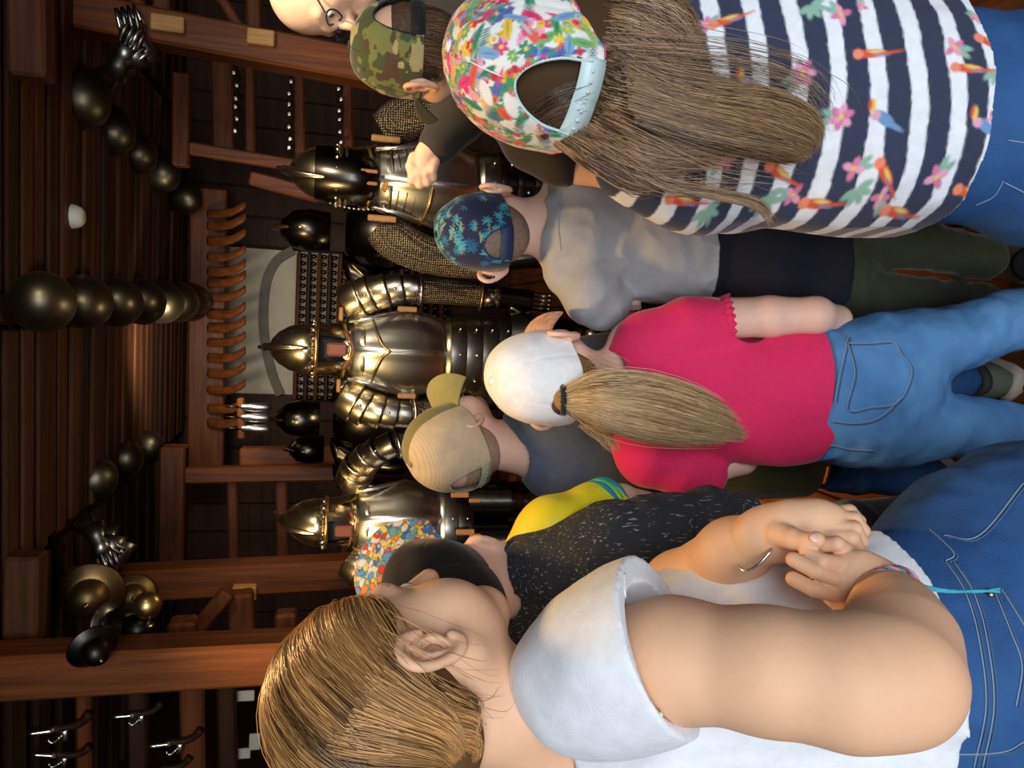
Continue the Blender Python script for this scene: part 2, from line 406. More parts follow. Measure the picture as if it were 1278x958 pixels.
# curved wooden brackets under the crossbeam
br_y = (268, 283, 302, 322, 340, 354, 372, 393, 410, 428, 447, 466, 487, 510, 528)
base = onY(262, 400, 6.06)
for i, y in enumerate(br_y):
    c = onY(281, y, 6.05); s = 1 if i % 3 else .9
    prof = [(0, 0, .12), (.0, -.05, .02), (.012, -.1, -.06), (.045, -.13, -.13), (.06, -.13, -.15)]
    rings = [(c+np.array((px_*1.2, py, pz)), np.array((.034*s, 0, 0)), np.array((0, .020, .012))) for px_, py, pz in prof]
    o = mk('curved_bracket', *loft(rings, 10), W_beam, cb)
rk = root('peg_rack', onY(500, 385, YB-.2)*np.array((1, 1, 0)), 'tall dark rack of pegged rails below the pale arched panel', 'rack')
pg = None
xl, xr = onY(400, 500, YB-.12)[0], onY(400, 316, YB-.12)[0]
for r in range(15):
    z = onY(371+r*12.8, 400, YB-.12)[2]
    mk('rail', *beam((xl, YB-.12, z), (xr, YB-.12, z), .05, .040), W_dark if r % 2 else W_dim, rk, False)
    for k in range(20):
        x = xl+(xr-xl)*(k+.5)/20; p = np.array((x, YB-.16, z-.035))
        if pg is None:
            pg = mk('peg', *lathe([(0, -.028), (.015, -.02), (.018, 0), (.011, .02), (0, .026)], 8, rk.location), M_iron, rk); pg.location = Vector(p)-rk.location
        else:
            o = pg.copy(); SC.collection.objects.link(o); o.parent = rk; o.location = Vector(p)-rk.location
# ------------------------------------------------------------------ arms hanging from the ceiling, round the posts and on the racks
def copy_tree(o, loc=None, parent=None, label=None):
    c = o.copy(); SC.collection.objects.link(c)
    if parent is not None: c.parent = parent
    if loc is not None: c.location = loc
    if label: c['label'] = label
    for ch in list(o.children): copy_tree(ch, None, c)
    return c
bpp = None
def hung_plate(x, y, Y, sx, rz, tilt, label, group):
    """a breastplate hung under the ceiling, belly to the hall"""
    global bpp
    c = onY(x, y, Y)
    if bpp is None:
        bpp = root('hanging_breastplate', (0, 0, 0), label, 'breastplate', group)
        rg = [((0, -.02*k_, z), np.array((w, 0, 0)), np.array((0, d, 0))) for z, w, d, k_ in ((.225, .03, .02, 1), (.21, .085, .05, 1), (.17, .125, .09, 1), (.09, .165, .14, 1), (0, .175, .17, 1), (-.09, .155, .16, 1), (-.17, .12, .11, 1), (-.22, .07, .07, 1), (-.235, .02, .02, 1))]
        mk('plate', *loft(rg, 28), M_hung, bpp)
        mk('neck_roll', *tube([(.085*cos(t), -.02+.05*sin(t), .2) for t in np.linspace(0, 2*pi, 13)[:-1]], .006, 30, 6, True), M_hung, bpp)
        mk('hook', *tube([(0, 0, .19), (0, 0, .27), (.02, 0, .30)], .006, 8, 6), M_iron, bpp)
        o = bpp
    else: o = copy_tree(bpp, label=label)
    o['group'] = group
    o.location = c; o.rotation_euler = (tilt, 0, rz); o.scale = (sx,)*3
    return o
ORD = ('nearest', 'second', 'third', 'fourth', 'fifth', 'sixth', 'farthest')
for n, (Y, z) in enumerate(((2.98, 2.52), (3.48, 2.53), (3.98, 2.53), (4.48, 2.53), (4.98, 2.53), (5.48, 2.53), (5.95, 2.53))):
    x, _ = proj((-.06, Y, z)); hung_plate(x, 377, Y, .62+.03*n, random.uniform(-.15, .15), -1.25, ORD[n]+' dark breastplate of the row hung along the middle of the ceiling', 'breastplates along the ceiling middle')
for n, (x, y, Y, s) in enumerate(((94, 118, 4.0, .9), (135, 160, 4.5, .8), (166, 187, 5.0, .8), (196, 211, 5.5, .85), (229, 244, 6.0, .75))):
    hung_plate(x, y, Y, s, -.5, -.8, ('nearest dark breastplate', 'second dark breastplate', 'third dark breastplate', 'fourth dark breastplate', 'farthest dark breastplate')[n]+' of the slanting row hung on the striped-shirt side of the ceiling', 'breastplates hung by the right post')
for n, (x, y, Y, s) in enumerate(((112, 601, 4.3, .8), (150, 576, 4.8, .75), (180, 560, 5.3, .7))):
    hung_plate(x, y, Y, s, .5, -.8, ('nearest dark breastplate', 'middle dark breastplate', 'farthest dark breastplate')[n]+' of the short row hung above the left suit of armour', 'breastplates hung above the left armour')
d = onZ(91, 270, ZC-.03)
o = mk('smoke_detector', *lathe([(.0, -.045), (.03, -.045), (.042, -.035), (.05, -.02), (.055, 0), (.055, .03)], 24, d), M_white, own=d); tag(o, 'small round white smoke detector on the brown ceiling boards', 'smoke detector')
def gauntlets(x, y, Y, label, flip):
    c = onY(x, y, Y); r = root('gauntlet_bunch', c, label, 'gauntlet')
    for i in range(5):
        b0 = c+np.array((flip*(-.05+.03*i), -.03*(i % 2), .05-.02*i)); 
        ax = np.array((flip*(.5+.1*i), -.3, -.6+.25*i)); ax /= np.linalg.norm(ax)
        u = np.cross(ax, (0, 1, .2)); u /= np.linalg.norm(u); w = np.cross(ax, u)
        cu = mk('cuff', *loft([(b0+ax*t, u*ra, w*ra*.7) for t, ra in ((-.1, .055), (-.04, .04), (0, .035), (.05, .042))], 12), M_dsteel, r)
        for k in range(4):
            s0 = b0+ax*.05+u*(.024*(k-1.5)); mk('finger_plate', *tube([s0, s0+ax*.05, s0+ax*.085-w*.02], [.011, .010, .007], 7, 6), M_bright if k == i % 4 else M_dsteel, r)
    return r
gauntlets(165, 68, 3.75, 'bunch of steel gauntlets hanging on the right post, finger plates catching light', 1)
gauntlets(136, 682, 3.78, 'bunch of steel gauntlets hanging on the left post above the round helmets', -1)
def kettle(x, y, Y, s, ax, m, label):
    c = onY(x, y, Y); ax = np.asarray(ax, float); ax /= np.linalg.norm(ax)
    r = root('kettle_helmet', c, label, 'helmet', 'round helmets hung on the left post')
    mk('skull', *lathe([(0, .13*s), (.05*s, .12*s), (.085*s, .08*s), (.10*s, .02*s), (.1*s, 0)], 24, c, ax), m, r)
    o = mk('helmet_brim', *lathe([(.098*s, .012*s), (.12*s, .0), (.165*s, -.03*s), (.17*s, -.036*s), (.16*s, -.034*s), (.1*s, -.004*s)], 28, c, ax), m, r)
    mk('knob', *lathe([(0, .15*s), (.012*s, .145*s), (.014*s, .13*s), (.02*s, .12*s)], 10, c, ax), M_brass, r)
    return r
M_oldb = mat('tarnished_brass', (.34, .22, .09), .48, 1, var=.4, vscale=14)
kettle(113, 742, 3.58, .80, (-.1, -1, -.1), M_oldb, 'brassy round kettle helmet facing out, upper one of the left post cluster')
kettle(165, 745, 3.72, .62, (.3, -1, -.3), M_oldb, 'brassy round kettle helmet with ringed brim, right in the left post cluster')
kettle(138, 778, 3.18, .50, (.2, -.5, -1), M_dsteel, 'greenish dark helmet in the middle of the left post cluster')
kk = kettle(166, 788, 3.14, .66, (.5, -.5, -1), M_iron, 'large dark helmet, lowest bulk in the left post cluster')
kettle(118, 810, 2.815, .5, (-.3, -.9, -.6), M_iron, 'small black helmet hanging over the near left post edge')
mk('gilt_boss', *lathe([(0, .05), (.03, .045), (.05, .02), (.055, 0), (.045, -.03), (.02, -.05), (0, -.052)], 14, onY(184, 755, 3.12), (0, -1, .3)), M_brass, kk)
# gun barrels lying on the rack shelves on the right, muzzles to the hall
gb = None; nb = 0
names = ('top shelf', 'middle shelf', 'bottom shelf')
for row, (x, ys) in enumerate(((294, (80, 92, 108, 124, 134, 149, 164)), (362, (90, 103, 118, 131, 143, 159, 174, 185)), (424, (100, 112, 125, 139, 150, 165, 178)))):
    for nth, y in enumerate(ys):
        c = onY(x+random.uniform(-2, 2), y, 5.1)
        if gb is None:
            gb = root('gun_barrel', c, None, 'gun barrel')
            mk('barrel', *lathe([(0, -.3), (.014, -.3), (.011, 0), (.014, .0), (.014, .03), (.007, .03), (.006, -.02), (0, -.02)], 10, c, (0, -1, 0)), M_dsteel, gb)
            mk('muzzle_ring', *lathe([(.007, .026), (.0155, .026), (.0155, .034), (.007, .034)], 10, c, (0, -1, 0)), M_bright, gb); o = gb
        else: o = copy_tree(gb, c)
        o['label'] = 'iron gun muzzle on the %s of the right rack, %s from the post' % (names[row], ('first', 'second', 'third', 'fourth', 'fifth', 'sixth', 'seventh', 'eighth')[nth]); o['group'] = 'gun barrels on the %s of the right rack' % names[row]
# pistols and locks among the shelves on the far left
wg = None
for n, (x, y, s) in enumerate(((70, 908, 1), (72, 940, .9), (215, 925, .9), (168, 890, .8), (205, 958, .8))):
    c = onY(x, y, 3.5)
    if wg is None:
        wg = root('flintlock_pistol', c, None, 'pistol')
        mk('barrel', *tube([c+(-.0, -.02, .0), c+np.array((0, -.04, .1))], [.012, .009], 6, 8), M_bright, wg)
        mk('stock', *tube([c+np.array((0, -.01, .03)), c+np.array((0, 0, -.05)), c+np.array((.02, 0, -.10)), c+np.array((.06, 0, -.13))], [.014, .018, .018, .022], 12, 8), W_dark, wg)
        mk('lock', *box(c+np.array((-.02, -.03, -.04)), (.05, .014, .03), bev=.004), M_bright, wg)
        mk('cock', *tube([c+np.array((-.02, -.035, -.03)), c+np.array((-.045, -.04, 0)), c+np.array((-.03, -.04, .02))], .006, 8, 6), M_bright, wg); o = wg
    else: o = copy_tree(wg, c)
    o.scale = (s,)*3; o.rotation_euler = (0, random.uniform(-.2, .3), 0)
    o['label'] = ('flintlock pistol with bright lock, upper shelf beside the near left post', 'second flintlock pistol on the upper left shelf, at the picture edge', 'flintlock pistol with brass glint on the lower left shelf', 'small pistol on the lower left shelf next to the post', 'dim pistol on the lower left shelf at the picture edge')[n]; o['group'] = 'pistols on the left shelves'
# pale parchment tags behind the woman's hair
for n, (x, y, l) in enumerate(((305, 868, 'tall pale label card behind the lower left shelf boards'), (318, 925, 'short pale label card low behind the left shelf boards'), (300, 940, 'narrow pale strip at the far left shelf edge'))):
    c = onY(x, y, 3.6); o = mk('label_card', *box(c, (.05 if n != 1 else .08, .012, .09 if n != 1 else .05), bev=.003), M_plaster, None, False, own=c); tag(o, l, 'card')
# ------------------------------------------------------------------ three suits of armour on stands
def mail_mat():
    m = bpy.data.materials.new('mail'); m.use_nodes = True; nt = m.node_tree; N, L = nt.nodes, nt.links; b = N['Principled BSDF']
    b.inputs['Base Color'].default_value = (.36, .28, .18, 1); b.inputs['Metallic'].default_value = .9; b.inputs['Roughness'].default_value = .5
    tc = N.new('ShaderNodeTexCoord'); v = N.new('ShaderNodeTexVoronoi'); v.inputs['Scale'].default_value = 130; v.inputs['Randomness'].default_value = .25
    L.new(tc.outputs['Object'], v.inputs['Vector']); bp = N.new('ShaderNodeBump'); bp.inputs['Strength'].default_value = 1; bp.inputs['Distance'].default_value = .006
    L.new(v.outputs['Distance'], bp.inputs['Height']); L.new(bp.outputs[0], b.inputs['Normal'])
    r = N.new('ShaderNodeValToRGB'); r.color_ramp.elements[0].position = .1; r.color_ramp.elements[0].color = (.45, .36, .24, 1); r.color_ramp.elements[1].position = .55; r.color_ramp.elements[1].color = (.06, .045, .03, 1)
    L.new(v.outputs['Distance'], r.inputs[0]); L.new(r.outputs[0], b.inputs['Base Color']); return m
M_mail = mail_mat()
M_leather = mat('tan_leather', (.34, .16, .045), .5, var=.3, vscale=30, bump=.3)
M_red = mat('red_leather', (.17, .05, .03), .6)
M_black = mat('blackened_steel', (.085, .075, .065), .26, 1, var=.4, vscale=15, rvar=.08)
M_shadow = mat('hollow_shade', (.012, .011, .010), .9)  # near-black colour painting the shade inside the helmet openings
def knight(name, loc, yaw, label, tip, o):
    r = root(name, (loc[0], loc[1], 0), label, 'suit of armour', 'suits of armour on stands')
    cz, sz = cos(yaw), sin(yaw); RZ = np.array(((cz, -sz, 0), (sz, cz, 0), (0, 0, 1)))
    s = tip/1.80; L0 = np.array((loc[0], loc[1], 0))
    def T(p): return L0+(np.asarray(p, float)*s)@RZ.T
    def part(nm, vf, m, parent=None, smooth=True): 
        return mk(nm, T(vf[0]), vf[1], m, parent or r, smooth)
    st, st2 = o.get('body', M_steel), o.get('limb', M_dsteel)
    # base and post
    part('base', box((0, .02, .03), (.5, .45, .06), bev=.01), W_dark, None, False)
    part('post', box((0, .03, .75), (.05, .05, 1.4), bev=.006), W_dark, None, False)
    # helmet
    lx, ly = o.get('turn', (0, 0)); ht = radians(lx); HR = np.array(((cos(ht), -sin(ht), 0), (sin(ht), cos(ht), 0), (0, 0, 1))); hc = np.array((0, -.01, 1.60))
    def H(vf): return (vf[0]@HR.T+hc, vf[1])
    X, Y = np.array((1., 0, 0)), np.array((0, 1., 0))
    sk = [(.0, 1, 1, 0), (.05, .99, .99, .0), (.10, .86, .88, .01), (.14, .62, .68, .018), (.165, .34, .4, .03), (.178, .05, .1, .035)]
    hm = part('helmet', H(loft([((0, yo, z), X*.098*a, Y*.125*b) for z, a, b, yo in sk], 36)), o.get('helm', M_brassy))
    comb = []
    n = 18; pr = [(-.125+.0, .03), (-.11, .09), (-.07, .145), (0, .18), (.05, .19), (.09, .165), (.125, .10), (.14, .03)]
    pp_ = spline([(0, y, z) for y, z in pr], n); part('comb', H(tube(pp_, [.007, .016, .018, .012, .006], n, 6)), o.get('helm', M_brassy), hm)
    part('spike', H(tube([(0, .05, .18), (0, .09, .215), (0, .12, .222)], [.012, .008, .003], 8, 6)), o.get('helm', M_brassy), hm)
    part('neck_guard', H(loft([((0, .0, .01), X*.1, Y*.127), ((0, .01, -.05), X*.1, Y*.13), ((0, .03, -.10), X*.108, Y*.15), ((0, .045, -.125), X*.12, Y*.175)], 24, False, radians(-20), radians(200))), o.get('helm', M_brassy), hm)
    part('brow_band', H(tube([(.1*cos(t), .128*sin(t), .0) for t in np.linspace(0, 2*pi, 25)[:-1]], .0085, 48, 6, True)), M_brass, hm)
    for k in range(9):
        t = radians(190+k*20); part('rivet', H(lathe([(0, .008), (.006, .005), (.008, 0)], 8, (.104*cos(t), .133*sin(t), .012), (cos(t), sin(t), .1))), M_bright, hm)
    if o.get('face') == 'open':
        part('face_shade', H(loft([((0, .01, -.13), X*.075, Y*.085), ((0, .01, -.06), X*.085, Y*.1), ((0, .01, .0), X*.088, Y*.11)], 20)), M_shadow, hm)
        part('head_block', H(box((0, -.085, -.075), (.05, .05, .075), bev=.008)), M_red, hm, False)
        for sx in (-1, 1): part('cheek_piece', H(loft([((0, 0, z), X*a, Y*b) for z, a, b in ((0, .1, .126), (-.05, .098, .12), (-.1, .085, .1), (-.13, .07, .08))], 8, False, radians(-60 if sx > 0 else 180), radians(0 if sx > 0 else 240))), o.get('helm', M_brassy), hm)
        part('chin_strap', H(tube([(-.07, -.06, -.1), (0, -.1, -.135), (.07, -.06, -.1)], .008, 12, 6)), M_red, hm)
    else:
        part('visor', H(loft([((0, .012, .085), X*.096, Y*.124), ((0, .0, .04), X*.1005, Y*.136), ((0, -.005, -.03), X*.098, Y*.145), ((0, -.005, -.08), X*.09, Y*.15), ((0, .0, -.13), X*.07, Y*.115), ((0, .005, -.155), X*.06, Y*.09)], 22, False, radians(190), radians(350))), M_black, hm)
        part('visor_edge', H(tube([(.102*cos(t), .133*sin(t), -.02-.12*abs(cos(t))**.6*0-.0) for t in np.radians(np.linspace(188, 352, 14))], .006, 30, 6)), M_brass, hm)
        part('face_shade', H(loft([((0, .01, -.15), X*.06, Y*.07), ((0, .01, -.06), X*.085, Y*.1), ((0, .01, .0), X*.088, Y*.11)], 20)), M_shadow, hm)
        for k in range(12):
            t = k/11; part('rivet', H(lathe([(0, .008), (.006, .005), (.007, 0)], 8, (-.09-.012*sin(pi*t), -.05-.02*t, .03-.18*t), (-1, -.3, 0))), M_bright, hm)
        part('chin_strap', H(tube([(-.06, -.07, -.14), (0, -.11, -.16), (.06, -.07, -.14)], .013, 14, 6)), M_leather, hm)
    # gorget
    gz = [(1.50, .075, .085), (1.475, .085, .095), (1.45, .105, .11)]
    for k, (z, a, b) in enumerate(gz):
        part('gorget_lame', loft([((0, 0, z+.018), X*(a-.004), Y*(b-.004)), ((0, -.005, z-.02), X*(a+.022), Y*(b+.02)), ((0, -.005, z-.026), X*(a+.02), Y*(b+.018))], 32, False), o.get('gorget', M_brassy))
    # breast and back
    cw = o.get('chest', .165)
    br = [(1.485, .62, .60), (1.46, .74, .78), (1.40, .84, .92), (1.33, .95, 1.0), (1.26, 1.0, 1.06), (1.19, .94, 1.0), (1.14, .84, .84), (1.12, .82, .78)]
    rings = [((0, .0, z), X*cw*a, Y*.145*b) for z, a, b in br]
    for nm, a0, a1 in (('breastplate', 180, 360), ('backplate', 0, 180)):
        v, f = loft(rings, 36, False, radians(a0), radians(a1)); v = np.array(v)
        if a0 == 180: v[:, 1] -= .016*np.exp(-(v[:, 0]/.022)**2)*np.clip((1.5-v[:, 2])/.1, 0, 1)
        b = part(nm, (v, f), st); solid(b, .004)
        if a0 == 180: bp_ = b
    part('neck_edge', tube([(.1*cos(t)*1.05, -.09+.02*sin(t)+.06*abs(cos(t)), 1.475+.03*abs(cos(t))) for t in np.radians(np.linspace(180, 360, 11))], .008, 24, 6), M_brass, bp_)
    for sx in (-1, 1): part('arm_edge', tube([(sx*cw*.66, -.075, 1.485), (sx*cw*.72, -.105, 1.42), (sx*cw*.86, -.085, 1.33), (sx*cw*1.01, -.03, 1.26)], .008, 24, 6), st, bp_)
    if o.get('inlay'):
        for sx in (-1, 1): part('gilt_band', tube([(sx*.0, -.168, 1.335), (sx*.025, -.160, 1.365), (sx*.07, -.135, 1.385), (sx*.115, -.09, 1.395)], .0055, 18, 5), M_brass, bp_)
        part('gilt_band', tube([(0, -.168, 1.335), (0, -.176, 1.25), (0, -.166, 1.16)], .004, 12, 5), M_brass, bp_)
    if o.get('plackart'):
        part('plackart_edge', tube([(cw*.98*cos(t), -.004+.157*sin(t), 1.30+.012*cos(2*t)) for t in np.radians(np.linspace(182, 358, 15))], .006, 30, 6), M_brass, bp_)
        for zz in (1.335, 1.365, 1.395, 1.42): part('lame_edge', tube([(cw*.92*cos(t), .150*(.85+.15*(1.42-zz)/.08*.5)*sin(t)-.006, zz+.02*abs(cos(t))) for t in np.radians(np.linspace(200, 340, 11))], .0028, 20, 5), M_dsteel, bp_)
    # waist flange, fauld, tassets
    part('waist_band', loft([((0, 0, 1.135), X*cw*.84, Y*.118), ((0, 0, 1.115), X*cw*.83, Y*.116), ((0, 0, 1.10), X*cw*.90, Y*.128)], 36, False), o.get('waist', M_brassy))
    nf = o.get('fauld', 4)
    for k in range(nf):
        z0 = 1.11-k*.062; w0, w1 = .86+.04*k, .92+.045*k
        v, f = loft([((0, 0, z0), X*cw*w0, Y*.122*(w0+.12)), ((0, -.004, z0-.062), X*cw*w1, Y*.122*(w1+.14)), ((0, -.004, z0-.07), X*cw*(w1-.02), Y*.122*(w1+.1))], 36, False)
        fa = part('fauld_lame', (v, f), o.get('skirt', M_black) if k else st2)
        for sx in (-1, 0, 1): part('rivet', lathe([(0, .007), (.005, .005), (.007, 0)], 8, (sx*cw*.6, -.122*(w1+.14)*(.80 if sx else 1.0), z0-.045), (sx*.5, -1, 0)), M_bright, fa)
    zb = 1.11-nf*.062
    for sx in (-1, 1):
        for k in range(o.get('tasset', 2)):
            z0 = zb-k*.06+.01
            part('tasset_lame', loft([((sx*.09, -.03, z0), X*.088, Y*.12), ((sx*.092, -.035, z0-.066), X*.092, Y*.124)], 16, False, radians(170), radians(370)), o.get('skirt', M_black))
        part('strap', box((sx*.075, -.158, zb-.01), (.016, .008, .05), bev=.002), M_leather, None, False)
    # legs
    for sx in (-1, 1):
        lx_ = sx*.095
        for k in range(5):
            z0 = .86-k*.06; part('leg_lame', loft([((lx_, 0, z0), X*(.088-.004*k), Y*(.095-.004*k)), ((lx_, 0, z0-.062), X*(.090-.004*k), Y*(.097-.004*k)), ((lx_, 0, z0-.066), X*.08, Y*.085)], 20, False), M_black)
        part('knee_cop', loft([((lx_, -.02, .57), X*.05, Y*.06), ((lx_, -.025, .53), X*.08, Y*.09), ((lx_, -.03, .49), X*.078, Y*.092), ((lx_, -.02, .45), X*.06, Y*.06)], 18), M_black)
        part('greave', loft([((lx_, 0, .47), X*.058, Y*.065), ((lx_, .01, .36), X*.066, Y*.075), ((lx_, .0, .18), X*.045, Y*.052), ((lx_, 0, .09), X*.052, Y*.06)], 20), M_black)
        part('sabaton', loft([((lx_, .06, .10), X*.045, np.array((0, 0, .03))), ((lx_, -.02, .11), X*.05, np.array((0, 0, .05))), ((lx_, -.12, .085), X*.05, np.array((0, 0, .03))), ((lx_, -.19, .075), X*.03, np.array((0, 0, .018)))], 16), M_black)
    # arms
    for arm in o['arms']:
        J = [np.array(p, float) for p in arm['j']]; q = spline(J, 40); q_len = np.concatenate([[0], np.cumsum(np.linalg.norm(np.diff(q, axis=0), axis=1))]); tot = q_len[-1]
        def at(u): return np.array([np.interp(u*tot, q_len, q[:, i]) for i in range(3)])
        def dirn(u): d = at(min(1, u+.03))-at(max(0, u-.03)); return d/np.linalg.norm(d)
        e = arm.get('mail')
        if e:
            uu = np.linspace(e[0], e[1], 16); pts = np.array([at(u) for u in uu])
            rr = np.interp(uu, (0, .12, .35, .6, .8, 1), np.array((.06, .075, .066, .06, .054, .05))*arm.get('fat', 1)); part('mail_sleeve', tube(pts, rr, 30, 18), M_mail)
        for k in range(arm.get('lames', 0)):
            n_ = arm['lames']; u0 = arm.get('u0', -.02)+arm.get('du', .085)*k; c0, t0 = at(max(0, u0)), dirn(max(.03, u0)); w_ = np.cross(t0, (0, 1, 0)); w_ /= np.linalg.norm(w_); w2 = np.cross(t0, w_)
            ra = (.079 if k else .072)-.0055*k; ra2 = .0795-.0055*k; Lm = arm.get('du', .085)*tot
            part('pauldron_lame', loft([(c0-t0*.008, w_*(ra-.008), w2*(ra-.008)), (c0, w_*ra, w2*ra), (c0+t0*Lm*1.0, w_*(ra2), w2*(ra2)), (c0+t0*(Lm+.008), w_*(ra2+.001), w2*(ra2+.001)), (c0+t0*(Lm+.008), w_*(ra2-.006), w2*(ra2-.006))], 24, k == 0), arm.get('m', M_brassy if k < 3 else st2))
            if k % 2: part('rivet', lathe([(0, .007), (.005, .005), (.007, 0)], 8, c0+t0*.03-np.array((0, ra+.002, 0)), (0, -1, 0)), M_bright)
        if arm.get('rolled'):
            u0 = arm.get('u0', -.02)+arm.get('du', .085)*arm['lames']; c0, t0 = at(u0), dirn(u0); w_ = np.cross(t0, (0, 1, 0)); w_ /= np.linalg.norm(w_); w2 = np.cross(t0, w_); ra = .09-.006*arm['lames']
            part('rolled_edge', tube([c0+t0*.012+ra*(w_*cos(t)+w2*sin(t)) for t in np.linspace(0, 2*pi, 17)[:-1]], .007, 32, 6, True), M_steel)
        if arm.get('plate'):
            a0, a1 = arm['plate']; cp = at((a0+a1)/2)
            part('arm_plate', tube([at(u) for u in np.linspace(a0, a1, 8)], [.058, .052, .05, .046], 14, 16), st2)
            part('elbow_cop', loft([(at(a0)-dirn(a0)*.04*k_+np.array((0, -.012, 0)), X*w, Y*w) for k_, w in ((1, .045), (.4, .066), (-.3, .068), (-1, .045))], 16), M_brassy)
        if arm.get('glove', True):
            c0, t0 = at(1), dirn(.99); w_ = np.cross(t0, (0, 1, 0)); w_ /= np.linalg.norm(w_); w2 = np.cross(t0, w_)
            g = part('gauntlet', loft([(c0-t0*.12, w_*.062, w2*.055), (c0-t0*.05, w_*.046, w2*.042), (c0, w_*.04, w2*.036), (c0+t0*.07, w_*.044, w2*.03), (c0+t0*.09, w_*.04, w2*.025)], 18), M_black)
            part('cuff_band', tube([c0-t0*.118+.062*w_*cos(t)+.056*w2*sin(t) for t in np.linspace(0, 2*pi, 17)[:-1]], .005, 28, 5, True), M_brass, g)
            for k in range(4):
                s0 = c0+t0*.08+w_*(.027*(k-1.5)/1.5); part('finger_plate', tube([s0, s0+t0*.045-w2*.01, s0+t0*.07+w2*.01, s0+t0*.075+w2*.03], [.012, .011, .010, .008], 10, 7), st2, g)
            part('thumb_plate', tube([c0+w_*.03*arm.get('side', 1), c0+t0*.05+w_*.055*arm.get('side', 1)-w2*.0, c0+t0*.09+w_*.045*arm.get('side', 1)], [.014, .012, .009], 10, 7), st2, g)
    for c_, s_, m_ in o.get('straps', ()): part('strap', box(c_, s_, bev=.004), M_leather, None, False)
    return r
M_brassy = mat('warm_steel', (.66, .55, .36), .27, 1, var=.3, vscale=14, rvar=.07, bump=.04, bscale=25)
knight('suit_of_armour', (-.155, 3.0), radians(4), 'suit of armour at the centre, open face helmet with fin, gilt chevron on breastplate', 1.80, dict(
    face='open', inlay=True, chest=.165, skirt=M_dsteel, arms=(
        dict(j=((.175, .0, 1.50), (.215, -.02, 1.41), (.245, -.03, 1.28), (.25, -.03, 1.1), (.235, -.05, .86)), lames=5, du=.09, mail=(.40, .93), side=-1, rolled=True, fat=.9),
        dict(j=((-.175, .0, 1.50), (-.215, -.01, 1.41), (-.235, -.0, 1.28), (-.225, .03, 1.10), (-.17, .0, .90)), lames=5, du=.09, mail=(.42, .93), rolled=True, fat=.9)),
    straps=(((.165, -.09, 1.27), (.02, .012, .075), 0), ((-.165, -.09, 1.26), (.02, .012, .07), 0), ((.135, -.05, 1.515), (.05, .06, .016), 0), ((-.135, -.05, 1.515), (.05, .06, .016), 0))))
knight('suit_of_armour', (-.885, 3.2), radians(20), 'suit of armour with bright plain steel breastplate, beside the left post', 1.735, dict(
    face='open', chest=.18, body=M_steel, waist=M_steel, turn=(-28, 0), fauld=2, tasset=3, arms=(
        dict(j=((.17, -.02, 1.50), (.235, -.10, 1.46), (.295, -.18, 1.37), (.33, -.17, 1.22), (.30, -.15, 1.02)), lames=5, du=.10, mail=(.48, .93), side=-1, rolled=True, fat=.85),
        dict(j=((-.17, .0, 1.50), (-.23, -.02, 1.40), (-.26, -.02, 1.26), (-.27, -.05, 1.10), (-.25, -.10, .90)), lames=4, du=.09, mail=(.40, .93))),
    straps=(((.10, -.16, 1.04), (.025, .012, .08), 0), ((-.06, -.17, 1.02), (.025, .012, .08), 0))))
knight('suit_of_armour', (.455, 2.72), radians(-8), 'suit of armour with mail sleeves and black visor, the one being pointed at', 1.73, dict(
    face='visor', chest=.150, plackart=True, body=M_steel, turn=(-6, 0), fauld=4, tasset=4, gorget=M_dsteel, waist=M_dsteel, arms=(
        dict(j=((.165, .0, 1.46), (.215, -.01, 1.38), (.25, -.02, 1.27), (.26, -.03, 1.10), (.25, -.08, .95)), mail=(.0, .95), lames=0, side=-1, fat=1.05),
        dict(j=((-.165, .0, 1.46), (-.215, -.01, 1.38), (-.255, -.02, 1.27), (-.27, -.03, 1.10), (-.24, -.08, .95)), mail=(0, .75), lames=0, plate=(.78, .95), fat=1.05)),
    straps=(((.135, -.07, 1.45), (.022, .045, .10), 0), ((-.135, -.07, 1.45), (.022, .045, .10), 0), ((.02, -.15, 1.505), (.012, .012, .06), 0), ((-.02, -.15, 1.505), (.012, .012, .06), 0), ((.09, -.16, .86), (.02, .008, .05), 0))))
